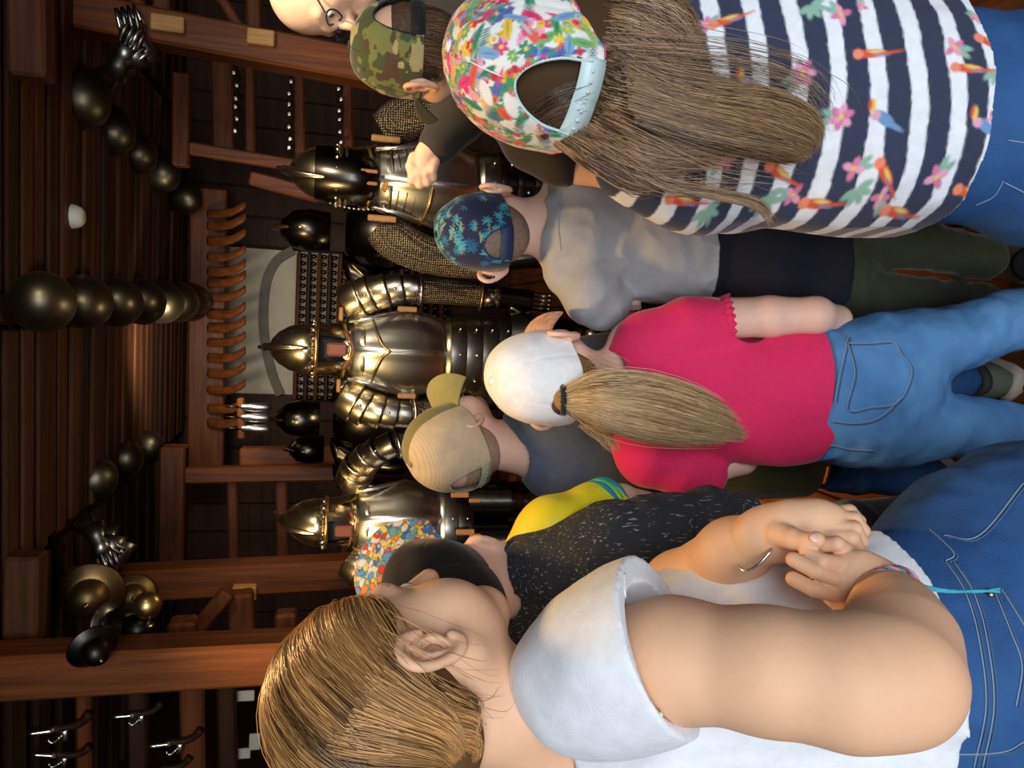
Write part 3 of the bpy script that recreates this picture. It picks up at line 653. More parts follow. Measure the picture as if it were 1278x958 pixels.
# dark half-armours standing behind, between the suits
def half_armour(x, y, Y, label, s=1.0):
    c = onY(x, y, Y); r = root('black_half_armour', (c[0], c[1], 0), label, 'half armour', 'black half armours in the back row')
    X, Yv = np.array((1., 0, 0)), np.array((0, 1., 0)); b = np.array((c[0], c[1], 0))
    def p_(n, vf, m): return mk(n, b+vf[0]*s, vf[1], m, r)
    z = c[2]/s
    p_('stand', box((0, 0, (z-.5)/2), (.06, .06, z-.5)), W_dark)
    p_('helmet', loft([((0, 0, z-.10), X*.09, Yv*.11), ((0, 0, z), X*.1, Yv*.125), ((0, 0, z+.07), X*.085, Yv*.11), ((0, 0, z+.12), X*.04, Yv*.06), ((0, 0, z+.13), X*.005, Yv*.01)], 20), M_black)
    p_('helmet_comb', tube([(0, -.12, z+.02), (0, -.06, z+.12), (0, .02, z+.15), (0, .11, z+.04)], [.006, .014, .006], 16, 6), M_brass if Y < 4 else M_dsteel)
    p_('breastplate', loft([((0, 0, z-.17), X*.09, Yv*.07), ((0, 0, z-.24), X*.16, Yv*.13), ((0, -.02, z-.38), X*.17, Yv*.15), ((0, 0, z-.52), X*.13, Yv*.11), ((0, 0, z-.6), X*.17, Yv*.14)], 24), M_black)
    for sx in (-1, 1):
        p_('pauldron', loft([((sx*.13, 0, z-.16), X*.04, Yv*.05), ((sx*.19, 0, z-.2), X*.075, Yv*.08), ((sx*.215, 0, z-.29), X*.07, Yv*.07), ((sx*.23, 0, z-.37), X*.058, Yv*.06)], 16), M_black)
        p_('arm_plate', tube([(sx*.23, 0, z-.35), (sx*.25, -.04, z-.5), (sx*.2, -.12, z-.62)], [.05, .045, .04], 12, 10), M_black)
        p_('gilt_edge', tube([(sx*.15, -.085, z-.2), (sx*.2, -.085, z-.26), (sx*.24, -.07, z-.3)], .006, 10, 5), M_brass)
half_armour(385, 287, 3.75, 'black half armour with gilt edges behind the mail-sleeved suit')
half_armour(375, 522, 4.2, 'black half armour in the dark between the centre and left suits')
half_armour(385, 560, 4.9, 'dim black half armour at the back beside the left timber frame', .95)
ch = None
for n, y in enumerate((508, 521, 535)):
    c = onY(318, y, 5.0)
    if ch is None:
        ch = root('crest_plate', c, None, 'plate'); mk('plate', *loft([(c+np.array((0, 0, z)), np.array((w, 0, 0)), np.array((0, w*.8, 0))) for z, w in ((.1, .004), (.07, .022), (0, .03), (-.07, .028), (-.1, .012))], 14), M_steel, ch); mk('clip', *box(c+np.array((0, 0, .13)), (.012, .012, .09)), M_iron, ch); o = ch
    else: o = copy_tree(ch, c)
    o['label'] = 'pale steel plate hanging behind the centre suit, %s of the row' % ('nearest its helmet', 'the middle one', 'farthest from its helmet')[n]; o['group'] = 'pale steel plates'
# ------------------------------------------------------------------ people: shared builders
WD = CM.T @ np.array((0, 0, -1.0))                # straight down, in the upright view's axes
def Cw(x, y, z): return CM.T @ (np.array((x, y, z))-CAM)
M_skin = mat('skin', (.76, .45, .28), .62, var=.10, vscale=18, sss=.12, bump=.06, bscale=160)
M_skin2 = mat('skin_pale', (.82, .52, .40), .62, var=.10, vscale=18, sss=.12, bump=.06, bscale=160)
M_lip = mat('lip', (.55, .22, .18), .45)
M_eye = mat('eye_white', (.8, .78, .74), .2); M_iris = mat('iris', (.08, .05, .03), .2)
M_nail = mat('nail', (.80, .50, .42), .3)
M_scalp = mat('hair_base', (1, 1, 1), .8, attr=True, spec=.15)
M_hair = mat('hair', (1, 1, 1), .33, attr=True, spec=.55)
def fabric(name, c, bs=500, b=.5, rough=.85, var=.12, attr=False, sheen=.2): return mat(name, c, rough, var=var, vscale=70, bump=b*.35, bscale=bs, sheen=sheen, attr=attr, spec=.25)
def denim(name, c): 
    m = mat(name, c, .8, var=.38, vscale=7, bump=.25, bscale=420, sheen=.0, spec=.25, dark=(.42, .50, .60)); return m
M_denim = denim('blue_denim', (.030, .105, .28)); M_denim2 = denim('light_denim', (.12, .31, .60)); M_stitch = mat('denim_stitch', (.20, .29, .40), .8); M_seam = mat('denim_seam', (.05, .10, .2), .8)
M_tee = fabric('white_cotton', (.76, .79, .84)); M_print = fabric('printed_cotton', (1, 1, 1), attr=True)
M_red_tee = fabric('raspberry_cotton', (.78, .028, .13), var=.1); M_grey_tee = fabric('grey_marl', (.40, .41, .43), bs=260, b=.8, var=.10)
M_navy = fabric('navy_cotton', (.010, .012, .022)); M_blue_tee = fabric('slate_blue_cotton', (.115, .145, .20), var=.2); M_olive = fabric('olive_cloth', (.055, .062, .036)); M_olive_j = fabric('olive_jacket', (.06, .065, .025))
M_dark = fabric('charcoal_knit', (.02, .022, .026)); M_orange = mat('orange_hem', (.55, .18, .06), .8); M_black_c = fabric('black_fabric', (.012, .012, .013))
M_yellow = mat('yellow_jersey', (.92, .74, .02), .6, var=.3, vscale=45, dark=(.95, 1, .75)); M_teal = mat('teal_rib', (.01, .25, .33), .7); M_green = mat('green_rib', (.10, .50, .16), .7)
M_shoe = mat('shoe_suede', (.16, .15, .12), .8, var=.4, vscale=30); M_sole = mat('shoe_sole', (.45, .38, .32), .7); M_lace = mat('shoe_lining', (.03, .03, .035), .8)
def frame_of(fwd, up):
    y = np.asarray(fwd, float); y /= np.linalg.norm(y); u = np.asarray(up, float); z = u-(u@y)*y; z /= np.linalg.norm(z)
    return np.stack([np.cross(z, y), y, z], 1)         # mirror axes of the upright view: x = the person's right
def to_mesh(S, name, m, par, fold=None, col=None, clip=None, smooth=True, more=()):
    v, f = S.mesh(clip, fold)
    w = W(v)
    if ((np.cross(w[f[:, 1]]-w[f[:, 0]], w[f[:, 2]]-w[f[:, 0]])*(w[f[:, 0]]-w.mean(0))).sum() < 0): f = f[:, ::-1]
    for S2 in more:                                    # finer stretches of the same surface (ears, fingers)
        v2, f2 = S2.mesh(); w2 = W(v2)
        if ((np.cross(w2[f2[:, 1]]-w2[f2[:, 0]], w2[f2[:, 2]]-w2[f2[:, 0]])*(w2[f2[:, 0]]-w2.mean(0))).sum() < 0): f2 = f2[:, ::-1]
        f = np.concatenate([f, f2+len(w)]); w = np.concatenate([w, w2])
    o = mk(name, w, f, m, par, smooth, None if col is None else col(w, v, f)); return o, w, f
def head(S, c, fr, s=1.0, ear=1.6, es=1.12):
    c = np.asarray(c, float)
    def L(p): return c+fr@(np.asarray(p, float)*s)
    def E(p, r, k=.014, sub=False): S.ell(L(p), np.asarray(r)*s, k*s, sub, fr)
    def K(a, b, ra, rb, k=.01, sub=False): S.cone(L(a), L(b), ra*s, rb*s, k*s, sub)
    E((0, -.014, .035), (.074, .094, .083)); E((0, .035, -.020), (.060, .057, .080), .03)
    for sx in (-1, 1): K((sx*.048, .002, -.045), (sx*.012, .072, -.082), .022, .018, .03)
    K((-.010, .072, -.083), (.010, .072, -.083), .015, .015, .025)
    for sx in (-1, 1): E((sx*.042, .052, -.036), (.031, .031, .036), .025)
    K((-.036, .072, .028), (0, .084, .024), .013, .012, .012); K((.036, .072, .028), (0, .084, .024), .013, .012, .012)
    for sx in (-1, 1): E((sx*.031, .100, .004), (.017, .018, .011), .01, True); E((sx*.031, .073, .004), (.0135,)*3, .004)
    K((0, .086, .014), (0, .116, -.026), .008, .0115, .012); 
    for sx in (-1, 1): K((sx*.0, .1, -.028), (sx*.012, .094, -.031), .009, .008, .008)
    K((-.02, .086, -.057), (0, .095, -.055), .005, .007, .007); K((.02, .086, -.057), (0, .095, -.055), .005, .007, .007)
    K((-.017, .086, -.066), (0, .094, -.067), .005, .0075, .006); K((.017, .086, -.066), (0, .094, -.067), .005, .0075, .006)
    if ear: ears(S, c, fr, s*es, ear)
    return L
def ears(S, c, fr, s, ear):
    def L(p): return c+fr@(np.asarray(p, float)*s)
    def E(p, r, k=.014, sub=False): S.ell(L(p), np.asarray(r)*s, k*s, sub, fr)
    def K(a, b, ra, rb, k=.01, sub=False): S.cone(L(a), L(b), ra*s, rb*s, k*s, sub)
    for sx in (-1, 1):                                 # ears: rim, antihelix, lobe
        def e(y, z, o=0.0): return np.array((sx*(.0785+o*.45*ear+.13*ear*max(0, -y)), y-.006, z*.92-.006))
        rim = [e(.012, .012, .002), e(.004, .028, .010), e(-.012, .032, .016), e(-.024, .020, .019), e(-.024, .002, .017), e(-.016, -.016, .012), e(-.006, -.028, .006), e(.004, -.030, .003), e(.010, -.022, .002)]
        rad = [.0045, .0048, .005, .005, .0046, .0046, .0062, .0065, .005]
        rad = np.interp(np.linspace(0, 1, 33), np.linspace(0, 1, 9), rad); rim = spline(rim, 33)
        for i in range(32): K(rim[i], rim[i+1], rad[i], rad[i+1], .0015)
        E(e(-.007, 0, .004), (.0055, .0165, .0255), .004)
        E(e(-.004, -.003, .013), (.0085, .0085, .0125), .003, True); E(e(-.010, .016, .017), (.0050, .0055, .0100), .002, True)
        for p_, q_ in ((e(-.004, .020, .011), e(-.0135, .004, .0135)), (e(-.0135, .004, .0135), e(-.008, -.015, .010))): K(p_, q_, .0026, .0028, .002)
        K(e(.009, .001, .002), e(.007, -.007, .004), .0038, .004, .003)
def eyes(par, c, fr, s):
    def L(p): return W(c+fr@(np.asarray(p, float)*s))
    for sx in (-1, 1):
        e = mk('eye', *lathe([(0, .0128), (.005, .0118), (.009, .009), (.0125, .003), (.0128, 0), (.009, -.009), (0, -.0128)], 14, L((sx*.031, .0755, .004)), CM@fr[:, 1]), M_eye, par)
        mk('iris', *lathe([(0, .0137), (.003, .0133), (.006, .0121), (.0062, .0105), (0, .0105)], 12, L((sx*.031, .0755, .004)), CM@fr[:, 1]), M_iris, e)
def cap(par, c, fr, s, m, paint=None, brim=None, brim_paint=None, strap=None, size=(.084, .106, .122), open_=(30, 36), front=None, z0=.012, tilt=0, button=None, eyelets=True, base=(1, 1, 1), brim_len=.07, seam=None, brim_curve=.30):
    """baseball cap in head axes: six panels, seams, button, eyelets, back opening with strap, brim"""
    rx, ry, rz = size; n, k = 320, 90
    t, R_ = radians(tilt), np.array(((1, 0, 0), (0, cos(radians(tilt)), -sin(radians(tilt))), (0, sin(radians(tilt)), cos(radians(tilt)))))
    def L(p): return W(np.asarray(c)+(((np.asarray(p, float)*s+np.array((0, -.012*s, 0)))@R_.T)+np.array((0, 0, z0*s)))@fr.T)
    th = np.linspace(-pi, pi, n, endpoint=False); el = np.radians(np.linspace(-8, 90, k))
    TH, EL = np.meshgrid(th, el)
    def surf(TH, EL, off=0.0):
        e = np.clip(EL, 0, None)
        g = np.cos(e)**.82; h = np.sin(np.abs(EL))**.95*np.sign(EL)
        sm = 0
        for q in range(6):
            dd = np.angle(np.exp(1j*(TH-q*pi/3))); sm = sm+np.exp(-(dd/.045)**2)
        pk = 1+.012*np.cos(6*TH+pi)*np.cos(e)-.010*sm*(np.cos(e)**.5)
        return np.stack([np.sin(TH)*g*(rx+off)*pk, np.cos(TH)*g*(ry+off)*pk*np.where(np.cos(TH) > 0, 1, .98), h*(rz+off)*(1+.05*np.cos(TH)*np.cos(e))], -1)
    V = surf(TH, EL); V = V.reshape(-1, 3)
    crumple = vnoise(V*28+c[0]*50)*.0022; V = V*(1+crumple/np.maximum(np.linalg.norm(V, axis=1), .01))[:, None]
    i = np.arange(n*k).reshape(k, n); j = np.roll(i, -1, 1); f = np.stack([i[:-1], j[:-1], j[1:], i[1:]], -1).reshape(-1, 4)
    fc = (TH.ravel()[f[:, 0]]+pi/n, EL.ravel()[f].mean(1)); da = np.degrees(np.abs(np.angle(np.exp(1j*(fc[0]-pi)))))
    hole = (da < open_[0]) & (np.degrees(fc[1]) < open_[1]*np.sqrt(np.clip(1-(da/open_[0])**2, 0, 1))-1) if open_ else np.zeros(len(f), bool)
    f = f[~hole]
    col = None
    if paint is not None: col = paint(TH.ravel(), EL.ravel(), V)
    crown = mk('cap', L(V), f, m, par, True, col); solid(crown, .002)
    sm_ = seam or (M_tee if paint is not None else m)
    for q in range(6):
        a = q*pi/3+pi/6*0; e0 = open_[1]+2 if open_ and abs(abs(a)-pi) < .1 else -6
        ee = np.radians(np.linspace(e0, 88, 18)); mk('seam', *tube(L(surf(np.full(18, a), ee, .0006)), .0011*s, 30, 5), sm_, crown)
    mk('button', *lathe([(0, .006), (.005, .0052), (.0085, .002), (.009, -.002)], 14, L((0, 0, rz)), CM@fr@(R_@np.array((0, 0, 1)))), button or sm_, crown)
    if eyelets:
        for q in range(6):
            a = q*pi/3+pi/6; p = surf(np.array([a]), np.array([radians(52)]), .0005)[0]; p2 = surf(np.array([a]), np.array([radians(52)]), .01)[0]
            nn = CM@fr@(R_@(p2-p)); nn /= np.linalg.norm(nn); u = np.cross(nn, (0, .3, 1)); u /= np.linalg.norm(u); w = np.cross(nn, u)
            mk('eyelet', *tube([L(p)+.0042*s*(u*cos(t_)+w*sin(t_)) for t_ in np.linspace(0, 2*pi, 9)[:-1]], .0012*s, 16, 5, True), sm_, crown)
    if open_:
        o0 = open_[0]+2; aa = np.radians(np.linspace(180-o0, 180+o0, 24))
        ee = [open_[1]*math.sqrt(max(0, 1-(t_/(open_[0]+.5))**2))-1 for t_ in np.linspace(-o0, o0, 40)]
        ar = np.radians(np.linspace(180-open_[0]-.4, 180+open_[0]+.4, 40)); mk('opening_binding', *tube(L(surf(ar, np.radians(np.array(ee)), .0008)), .0019*s, 60, 6), strap or m, crown)
        lo, hi = surf(aa, np.full(24, radians(-9)), .0005), surf(aa, np.full(24, radians(3.5)), .0005)
        vv = np.concatenate([L(lo), L(hi)]); ii = np.arange(23); sb = mk('strap', vv, np.stack([ii, ii+1, ii+25, ii+24], 1), strap or m, crown); solid(sb, .0025, 0)
        for q in range(7):
            a = radians(180-o0*.7+o0*1.4*q/6); p = surf(np.array([a]), np.array([radians(-2.5)]), .002)[0]
            mk('snap_stud', *lathe([(0, .0016), (.0022, .001), (.0025, -.001)], 8, L(p), CM@fr@(R_@np.array((sin(a), cos(a), 0)))), strap or m, sb)
    ar = np.radians(np.linspace(-150, 150, 60)); mk('hem_binding', *tube(L(surf(ar, np.full(60, radians(-8)), .0004)), .0016*s, 90, 6), brim or m, crown)
    # brim
    nb, kb = 140, 60; B = np.radians(np.linspace(-58, 58, nb)); out = []
    for q in range(kb):
        u = q/(kb-1); ll = brim_len*np.cos(B*.78)**.8*u; p = surf(B, np.full(nb, radians(-6)), 0.0); dr = np.stack([np.sin(B)*.35, np.cos(B)*.2+.8, np.zeros(nb)], -1); dr /= np.linalg.norm(dr, axis=1, keepdims=True)
        p = p+dr*ll[:, None]; p[:, 2] -= brim_curve*(p[:, 0]**2)/rx*1.6*u+.10*ll; out.append(p)
    Vb = np.concatenate(out); ib = np.arange(nb*kb).reshape(kb, nb); fb = np.stack([ib[:-1, :-1], ib[:-1, 1:], ib[1:, 1:], ib[1:, :-1]], -1).reshape(-1, 4)
    b = mk('brim', L(Vb), fb, brim or m, crown, True, brim_paint(Vb) if brim_paint else None); solid(b, .004, 0)
    return crown
def hair_color(n, dark, light, bias=1.0):
    t = rng.random(n)**bias; return np.asarray(dark)+(np.asarray(light)-np.asarray(dark))*t[:, None]
def guided(par, name, guides, n, rad, spread, dark, light, K=16, jitter=.003, bias=1.0, taper=.5, start=0., sides=3):
    """n strands between guide curves of (x, y, depth): a lock of hair"""
    G = np.array([spline([C(*p) for p in g], K) for g in guides]); m = len(G)
    a = rng.random(n)*(m-1); i = np.minimum(a.astype(int), m-2); u = (a-i)[:, None, None]
    p = G[i]*(1-u)+G[i+1]*u
    off = rng.normal(size=(n, 1, 3))*np.asarray(spread)*np.interp(np.linspace(0, 1, K), (0, .3, .8, 1), (.5, 1, .9, .75))[None, :, None]
    lk = np.stack([a*2.6, off[:, 0, 0]*330, off[:, 0, 1]*330+off[:, 0, 2]*200], 1)
    cl = np.clip(.5+.80*vnoise(lk), 0, 1); am = np.stack([vnoise(lk*.8+q_*9.7) for q_ in (1, 2, 3)], 1)[:, None, :]; ph = vnoise(lk*.7+55)
    tt_ = np.linspace(0, 1, K)[None]
    wv = am*2.2*jitter*np.sin(tt_*(6+2.5*ph[:, None])+6*ph[:, None])[:, :, None]+rng.normal(size=(n, 1, 3))*jitter*.25*np.sin(tt_*5+rng.uniform(0, 6, (n, 1)))[:, :, None]
    p = p+off+wv
    L_ = rng.uniform(.72, 1.0, n); s_0 = rng.uniform(0, start, n)[:, None]; s = (s_0+(L_[:, None]-s_0)*np.linspace(0, 1, K)[None])*(K-1); i0 = np.minimum(s.astype(int), K-2); fr = (s-i0)[..., None]
    p = np.take_along_axis(p, i0[..., None], 1)*(1-fr)+np.take_along_axis(p, (i0+1)[..., None], 1)*fr
    r = rad*rng.uniform(.7, 1.2, (n, 1))*np.interp(np.linspace(0, 1, K), (0, .7, 1), (1, .9, taper*.4))[None]
    v, f = strands(W(p), r, sides); t_ = np.clip(.22*rng.random(n)+.95*cl-.08, 0, 1)**bias; c = np.repeat(np.asarray(dark)+(np.asarray(light)-np.asarray(dark))*t_[:, None], K*sides, 0)
    o = mk(name, v, f, M_hair, par, True, c); o['kind'] = 'stuff'; return o
def drape(par, name, pts, w, f, r, m, n=60, lift=.0):
    """a seam laid on a garment: a thin cord following the cloth where the photograph shows it"""
    T = BVHTree.FromPolygons([Vector(q) for q in w], [tuple(int(a) for a in q) for q in f]) if not isinstance(w, BVHTree) else w
    q = spline([(x, y, 0) for x, y in pts], n); out = []
    for x, y, _ in q:
        d = ray(x, y); d = d/np.linalg.norm(d); h = T.ray_cast(Vector(CAM), Vector(d))
        if h[0] is not None: out.append(np.array(h[0])+np.array(h[1])*lift)
    if len(out) > 3: return mk(name, *tube(out, r, n, 5), m, par)
def bvh(w, f): return BVHTree.FromPolygons([Vector(q) for q in w], [tuple(int(a) for a in q) for q in f])
def shoe(par, toe, heel, m, s=1.0, name='shoe'):
    toe, heel = np.asarray(toe, float), np.asarray(heel, float); t = toe-heel; t[2] = 0; Ln = np.linalg.norm(t); t /= Ln; sd = np.cross(t, (0, 0, 1.)); up = np.array((0, 0, 1.)); b = heel*np.array((1, 1, 0))+up*.012
    rg = [(0.0, .012, .015, .03), (.04, .034, .045, .045), (.15, .038, .05, .05), (.35, .036, .045, .045), (.6, .044, .032, .034), (.85, .040, .024, .026), (1.0, .014, .012, .018)]
    o = mk(name, *loft([(b+t*Ln*u+up*zc*s, sd*w*s, up*h*s) for u, w, h, zc in rg], 18), m, par)
    mk('sole', *loft([(b+t*Ln*u*1.03-t*.006-up*.0, sd*(w+.005)*s, up*.016*s) for u, w, h, zc in rg], 18), M_sole, o)
    mk('shoe_collar', *loft([(b+t*Ln*.2+up*.075*s, sd*.036*s, t*.05*s), (b+t*Ln*.18+up*.098*s, sd*.038*s, t*.052*s), (b+t*Ln*.18+up*.098*s, sd*.028*s, t*.042*s)], 18), M_lace, o)
    return o
# flat prints ---------------------------------------------------------------
AA = [.0012]
def stamp(col, x, y, cx, cy, rx, ry, a, c, petals=0):
    ca, sa = cos(a), sin(a); dx, dy = x-cx, y-cy; k = np.where(np.hypot(dx, dy) < max(rx, ry)+AA[0])[0]
    if not len(k): return
    dx, dy = dx[k], dy[k]; u, w = (dx*ca+dy*sa)/rx, (-dx*sa+dy*ca)/ry; r = np.hypot(u, w)
    lim = 1.0 if not petals else .55+.45*np.abs(np.cos(np.arctan2(w, u)*petals/2))
    al = np.clip((lim-r)*min(rx, ry)/AA[0]+.5, 0, 1)[:, None]; col[k] = col[k]*(1-al)+np.asarray(c)*al
def spots(V, col, r, n, draw):
    """scatter n motifs over a curved surface, each laid flat in its own tangent plane"""
    for i in range(n):
        k = r.randrange(len(V)); p = V[k]; nn = p/np.linalg.norm(p); t1 = np.cross(nn, (0, 0, 1.)) if abs(nn[2]) < .95 else np.cross(nn, (0, 1., 0)); t1 /= np.linalg.norm(t1); t2 = np.cross(nn, t1)
        m = np.where(((V-p)**2).sum(1) < .026**2)[0]; d = V[m]-p; c = col[m]; draw(i, c, d@t1, d@t2); col[m] = c
def paint_bright(TH, EL, V):
    r = random.Random(5); c = np.tile((.80, .80, .76), (len(V), 1))
    pal = [(.72, .05, .20), (.06, .30, .12), (.05, .26, .18), (.16, .42, .16), (.78, .52, .05), (.10, .14, .42), (.18, .38, .62), (.80, .36, .48), (.35, .52, .16), (.45, .55, .50), (.70, .12, .08)]
    def draw(i, c, x, y):
        k = r.random(); q = r.choice(pal); a = r.uniform(0, 6.3)
        if k < .34: stamp(c, x, y, 0, 0, r.uniform(.009, .018), r.uniform(.0028, .006), a, q); stamp(c, x, y, 0, 0, .010, .0009, a, tuple(.6*z for z in q))
        elif k < .58: R_ = r.uniform(.005, .010); stamp(c, x, y, 0, 0, R_, R_, a, q, r.choice((5, 6, 8))); stamp(c, x, y, 0, 0, R_*.25, R_*.25, 0, (.85, .65, .1))
        elif k < .76: stamp(c, x, y, 0, 0, .011, .0052, a, q); stamp(c, x, y, .011*cos(a), .011*sin(a), .0045, .0045, 0, r.choice(pal)); stamp(c, x, y, -.013*cos(a), -.013*sin(a), .010, .002, a, r.choice(pal)); stamp(c, x, y, .012*cos(a), .012*sin(a), .001, .001, 0, (.02, .02, .02))
        elif k < .88:
            for s_ in range(6): stamp(c, x, y, r.uniform(-.006, .006), r.uniform(-.006, .006), .0024, .0024, 0, (.6, .03, .06))
        elif k < .95:
            for s_ in range(6): stamp(c, x, y, (s_-2.5)*.003, 0, .0010, .0055, .4, (.03, .16, .17))
        else: stamp(c, x, y, 0, 0, .014, .007, a, (.80, .80, .76))
    spots(V, c, r, 900, draw); return c
def paint_navy(TH, EL, V):
    r = random.Random(8); c = np.tile((.022, .030, .075), (len(V), 1))
    def draw(i, c, x, y):
        q = r.choice([(.02, .20, .38), (.03, .30, .45), (.10, .42, .50), (.02, .12, .30)]); a0 = r.uniform(0, 6)
        for j in range(r.randint(4, 8)):
            a = a0+j*.8; stamp(c, x, y, .006*cos(a), .006*sin(a), .0058, .0015, a, q)
        if i % 3 == 0:
            for s_ in range(5): stamp(c, x, y, -.008+s_*.004, .002*(s_ % 2), .0028, .0009, a0+1.2*(s_ % 2), (.35, .42, .12))
        if i % 6 == 0: stamp(c, x, y, .004, .005, .0032, .0022, a0, (.32, .10, .09))
    spots(V, c, r, 150, draw); return c
def paint_comic(V):
    r = random.Random(2); x, y = V[:, 0]*1.0, V[:, 1]-.10; c = np.tile((.75, .70, .55), (len(x), 1))
    pal = [(.03, .18, .55), (.70, .05, .04), (.80, .55, .03), (.80, .25, .05), (.75, .72, .62), (.15, .40, .35), (.10, .35, .65), (.80, .62, .15)]
    for i in range(620):
        cx, cy, a = r.uniform(-.13, .13), r.uniform(-.06, .14), r.uniform(0, 6); k = r.uniform(.005, .011); k2 = k*r.uniform(.5, .9)
        stamp(c, x, y, cx, cy, k+.001, k2+.001, a, (.03, .02, .02)); stamp(c, x, y, cx, cy, k, k2, a, r.choice(pal))
        if i % 2: stamp(c, x, y, cx+.003, cy+.002, .003, .0024, a, r.choice(pal))
    return c
def paint_camo(TH, EL, V):
    c = np.tile((.15, .17, .055), (len(V), 1)); q = V*np.array((1, 1, 1.9))
    a, b, d = vnoise(q*26+3)+.4*vnoise(q*70), vnoise(q*24+19)+.4*vnoise(q*66+4), vnoise(q*28+41)+.4*vnoise(q*74+8)
    c[a > .18] = (.055, .075, .028); c[b > .30] = (.075, .05, .03); c[d > .38] = (.36, .31, .15); return c
def solidc(col): return lambda V: np.tile(col, (len(V), 1))

def draped(Bv, guides, lift=.003, K=24, tuck=0.0):
    """guide curves read off the photograph, laid on a head or garment; points that miss keep the depth given"""
    out = []
    for g in guides:
        q = spline(g, K); o = []
        for x, y, d in q:
            r_ = ray(x, y); L_ = np.linalg.norm(r_); h = Bv.ray_cast(Vector(CAM), Vector(r_/L_))
            o.append((x, y, ((np.array(h[0])-CAM) @ F0-lift) if h[0] is not None and abs((np.array(h[0])-CAM) @ F0-d) < .12 else d))
        o = np.array(o); o[:, 2] = np.convolve(np.pad(o[:, 2], 2, mode='edge'), np.ones(5)/5, 'valid'); o[:, 2] += tuck*np.clip(1-np.arange(K)/3, 0, 1); out.append([tuple(p) for p in o])
    return out
# ------------------------------------------------------------------ young woman with bare right arm, nearest on the left
def fingers(S, fs, k=.004):
    for g in fs: S.chain(g, k)
pw = root('person', P(1250, 830, .86)*np.array((1, 1, 0)), 'young woman with dark blonde hair tied back, white t-shirt, hands clasped at her waist', 'person', 'visitors looking at the armour')
hW = C(512, 849, .75); frW = frame_of((.68, .14, .72), (.10, .96, -.25)); sW = 1.0
S = Soft(.0028)
head(S, hW, frW, sW, 0)
EA = Soft(.0011); ears(EA, hW, frW, sW, .85)
S.chain([(560, 862, .755, 62), (625, 885, .77, 62), (690, 915, .80, 66)], .03)                     # neck
S.chain([(672, 870, .765, 42), (735, 842, .73, 66)], .03); S.chain([(650, 930, .80, 62), (700, 985, .84, 66)], .03)
S.chain([(735, 842, .725, 66), (840, 822, .675, 71), (960, 836, .635, 72), (1060, 850, .615, 77), (1112, 848, .615, 75)], .02)
S.chain([(1118, 842, .618, 74), (1122, 800, .655, 62), (1114, 765, .69, 44), (1104, 738, .715, 31)], .025)
# right hand laid over the left
HS = Soft(.0016)
S.chain([(800, 800, .98, 45), (850, 735, .92, 44), (915, 690, .83, 40), (952, 668, .79, 32)], .02)
S.chain([(1104, 738, .715, 29), (1080, 729, .722, 24)], .01); S.chain([(952, 668, .79, 29), (976, 664, .779, 24)], .01)
HS.chain([(1110, 752, .70, 34), (1104, 738, .715, 30.5)], .012); HS.chain([(934, 678, .81, 35), (952, 668, .79, 31.5)], .012)
HS.chain([(1104, 738, .715, 30), (1074, 727, .724, 34), (1050, 723, .730, 32)], .012, ax=(0, 0, 1), sc=.55)
HS.chain([(1092, 760, .712, 20), (1060, 754, .722, 14), (1044, 746, .726, 10)], .008)
fingers(HS, [[(1058, 688, .735, 9.5), (1044, 678, .728, 9.5), (1026, 680, .736, 9)], [(1046, 703, .722, 10), (1026, 700, .716, 10), (1006, 688, .728, 9)],
            [(1044, 722, .719, 10.5), (1018, 712, .712, 10.3), (990, 698, .722, 9.5)], [(1044, 742, .722, 10), (1016, 735, .714, 10), (990, 722, .724, 9.5)]], .0015)
# left arm from behind the shirt, left hand under it
HS.chain([(952, 668, .79, 30), (990, 662, .775, 33), (1030, 655, .768, 26)], .014, ax=(0, 0, 1), sc=.75); HS.chain([(965, 655, .785, 22), (1020, 645, .772, 17), (1040, 648, .768, 14)], .012)
fingers(HS, [[(1032, 668, .756, 10.5), (1062, 671, .748, 10.5), (1069, 684, .752, 9), (1058, 691, .762, 8)], [(1032, 656, .76, 10.5), (1066, 660, .753, 10), (1075, 675, .758, 9), (1064, 686, .768, 8)],
            [(1036, 646, .766, 10), (1066, 648, .764, 9.5), (1077, 662, .768, 8.5), (1068, 676, .78, 8)], [(1036, 639, .772, 9), (1060, 638, .774, 9), (1072, 650, .78, 8), (1064, 664, .788, 7)]], .002)
HS.chain([(972, 666, .762, 17), (990, 672, .744, 13.5), (1006, 676, .732, 11.5), (1019, 673, .724, 10.5)], .003)   # left thumb
# trunk and legs under the clothes
S.chain([(760, 885, .84, 76), (880, 885, .88, 88), (1000, 865, .89, 90), (1120, 840, .89, 98), (1220, 830, .89, 104)], .03)
S.cut(Cw(0, 0, .62), WD)
to_mesh(S, 'body', M_skin, pw, more=(EA, HS))
nd = -CM[:, 2]; nc = P(1017, 671, .7185); mk('nail', *lathe([(0, .0012), (.003, .0010), (.0046, .0), (.0048, -.001)], 14, nc, nd*.8+CM[:, 0]*.5), M_nail, pw)
eyes(pw, hW, frW, sW)
# brows
for sx in (-1, 1): mk('eyebrow', *tube([W(hW+frW@np.array((sx*a, b, c_))) for a, b, c_ in ((.014, .093, .027), (.032, .089, .033), (.05, .074, .027))], [.0012, .0014, .0008], 12, 5), mat('brow_hair', (.12, .07, .03), .7), pw)
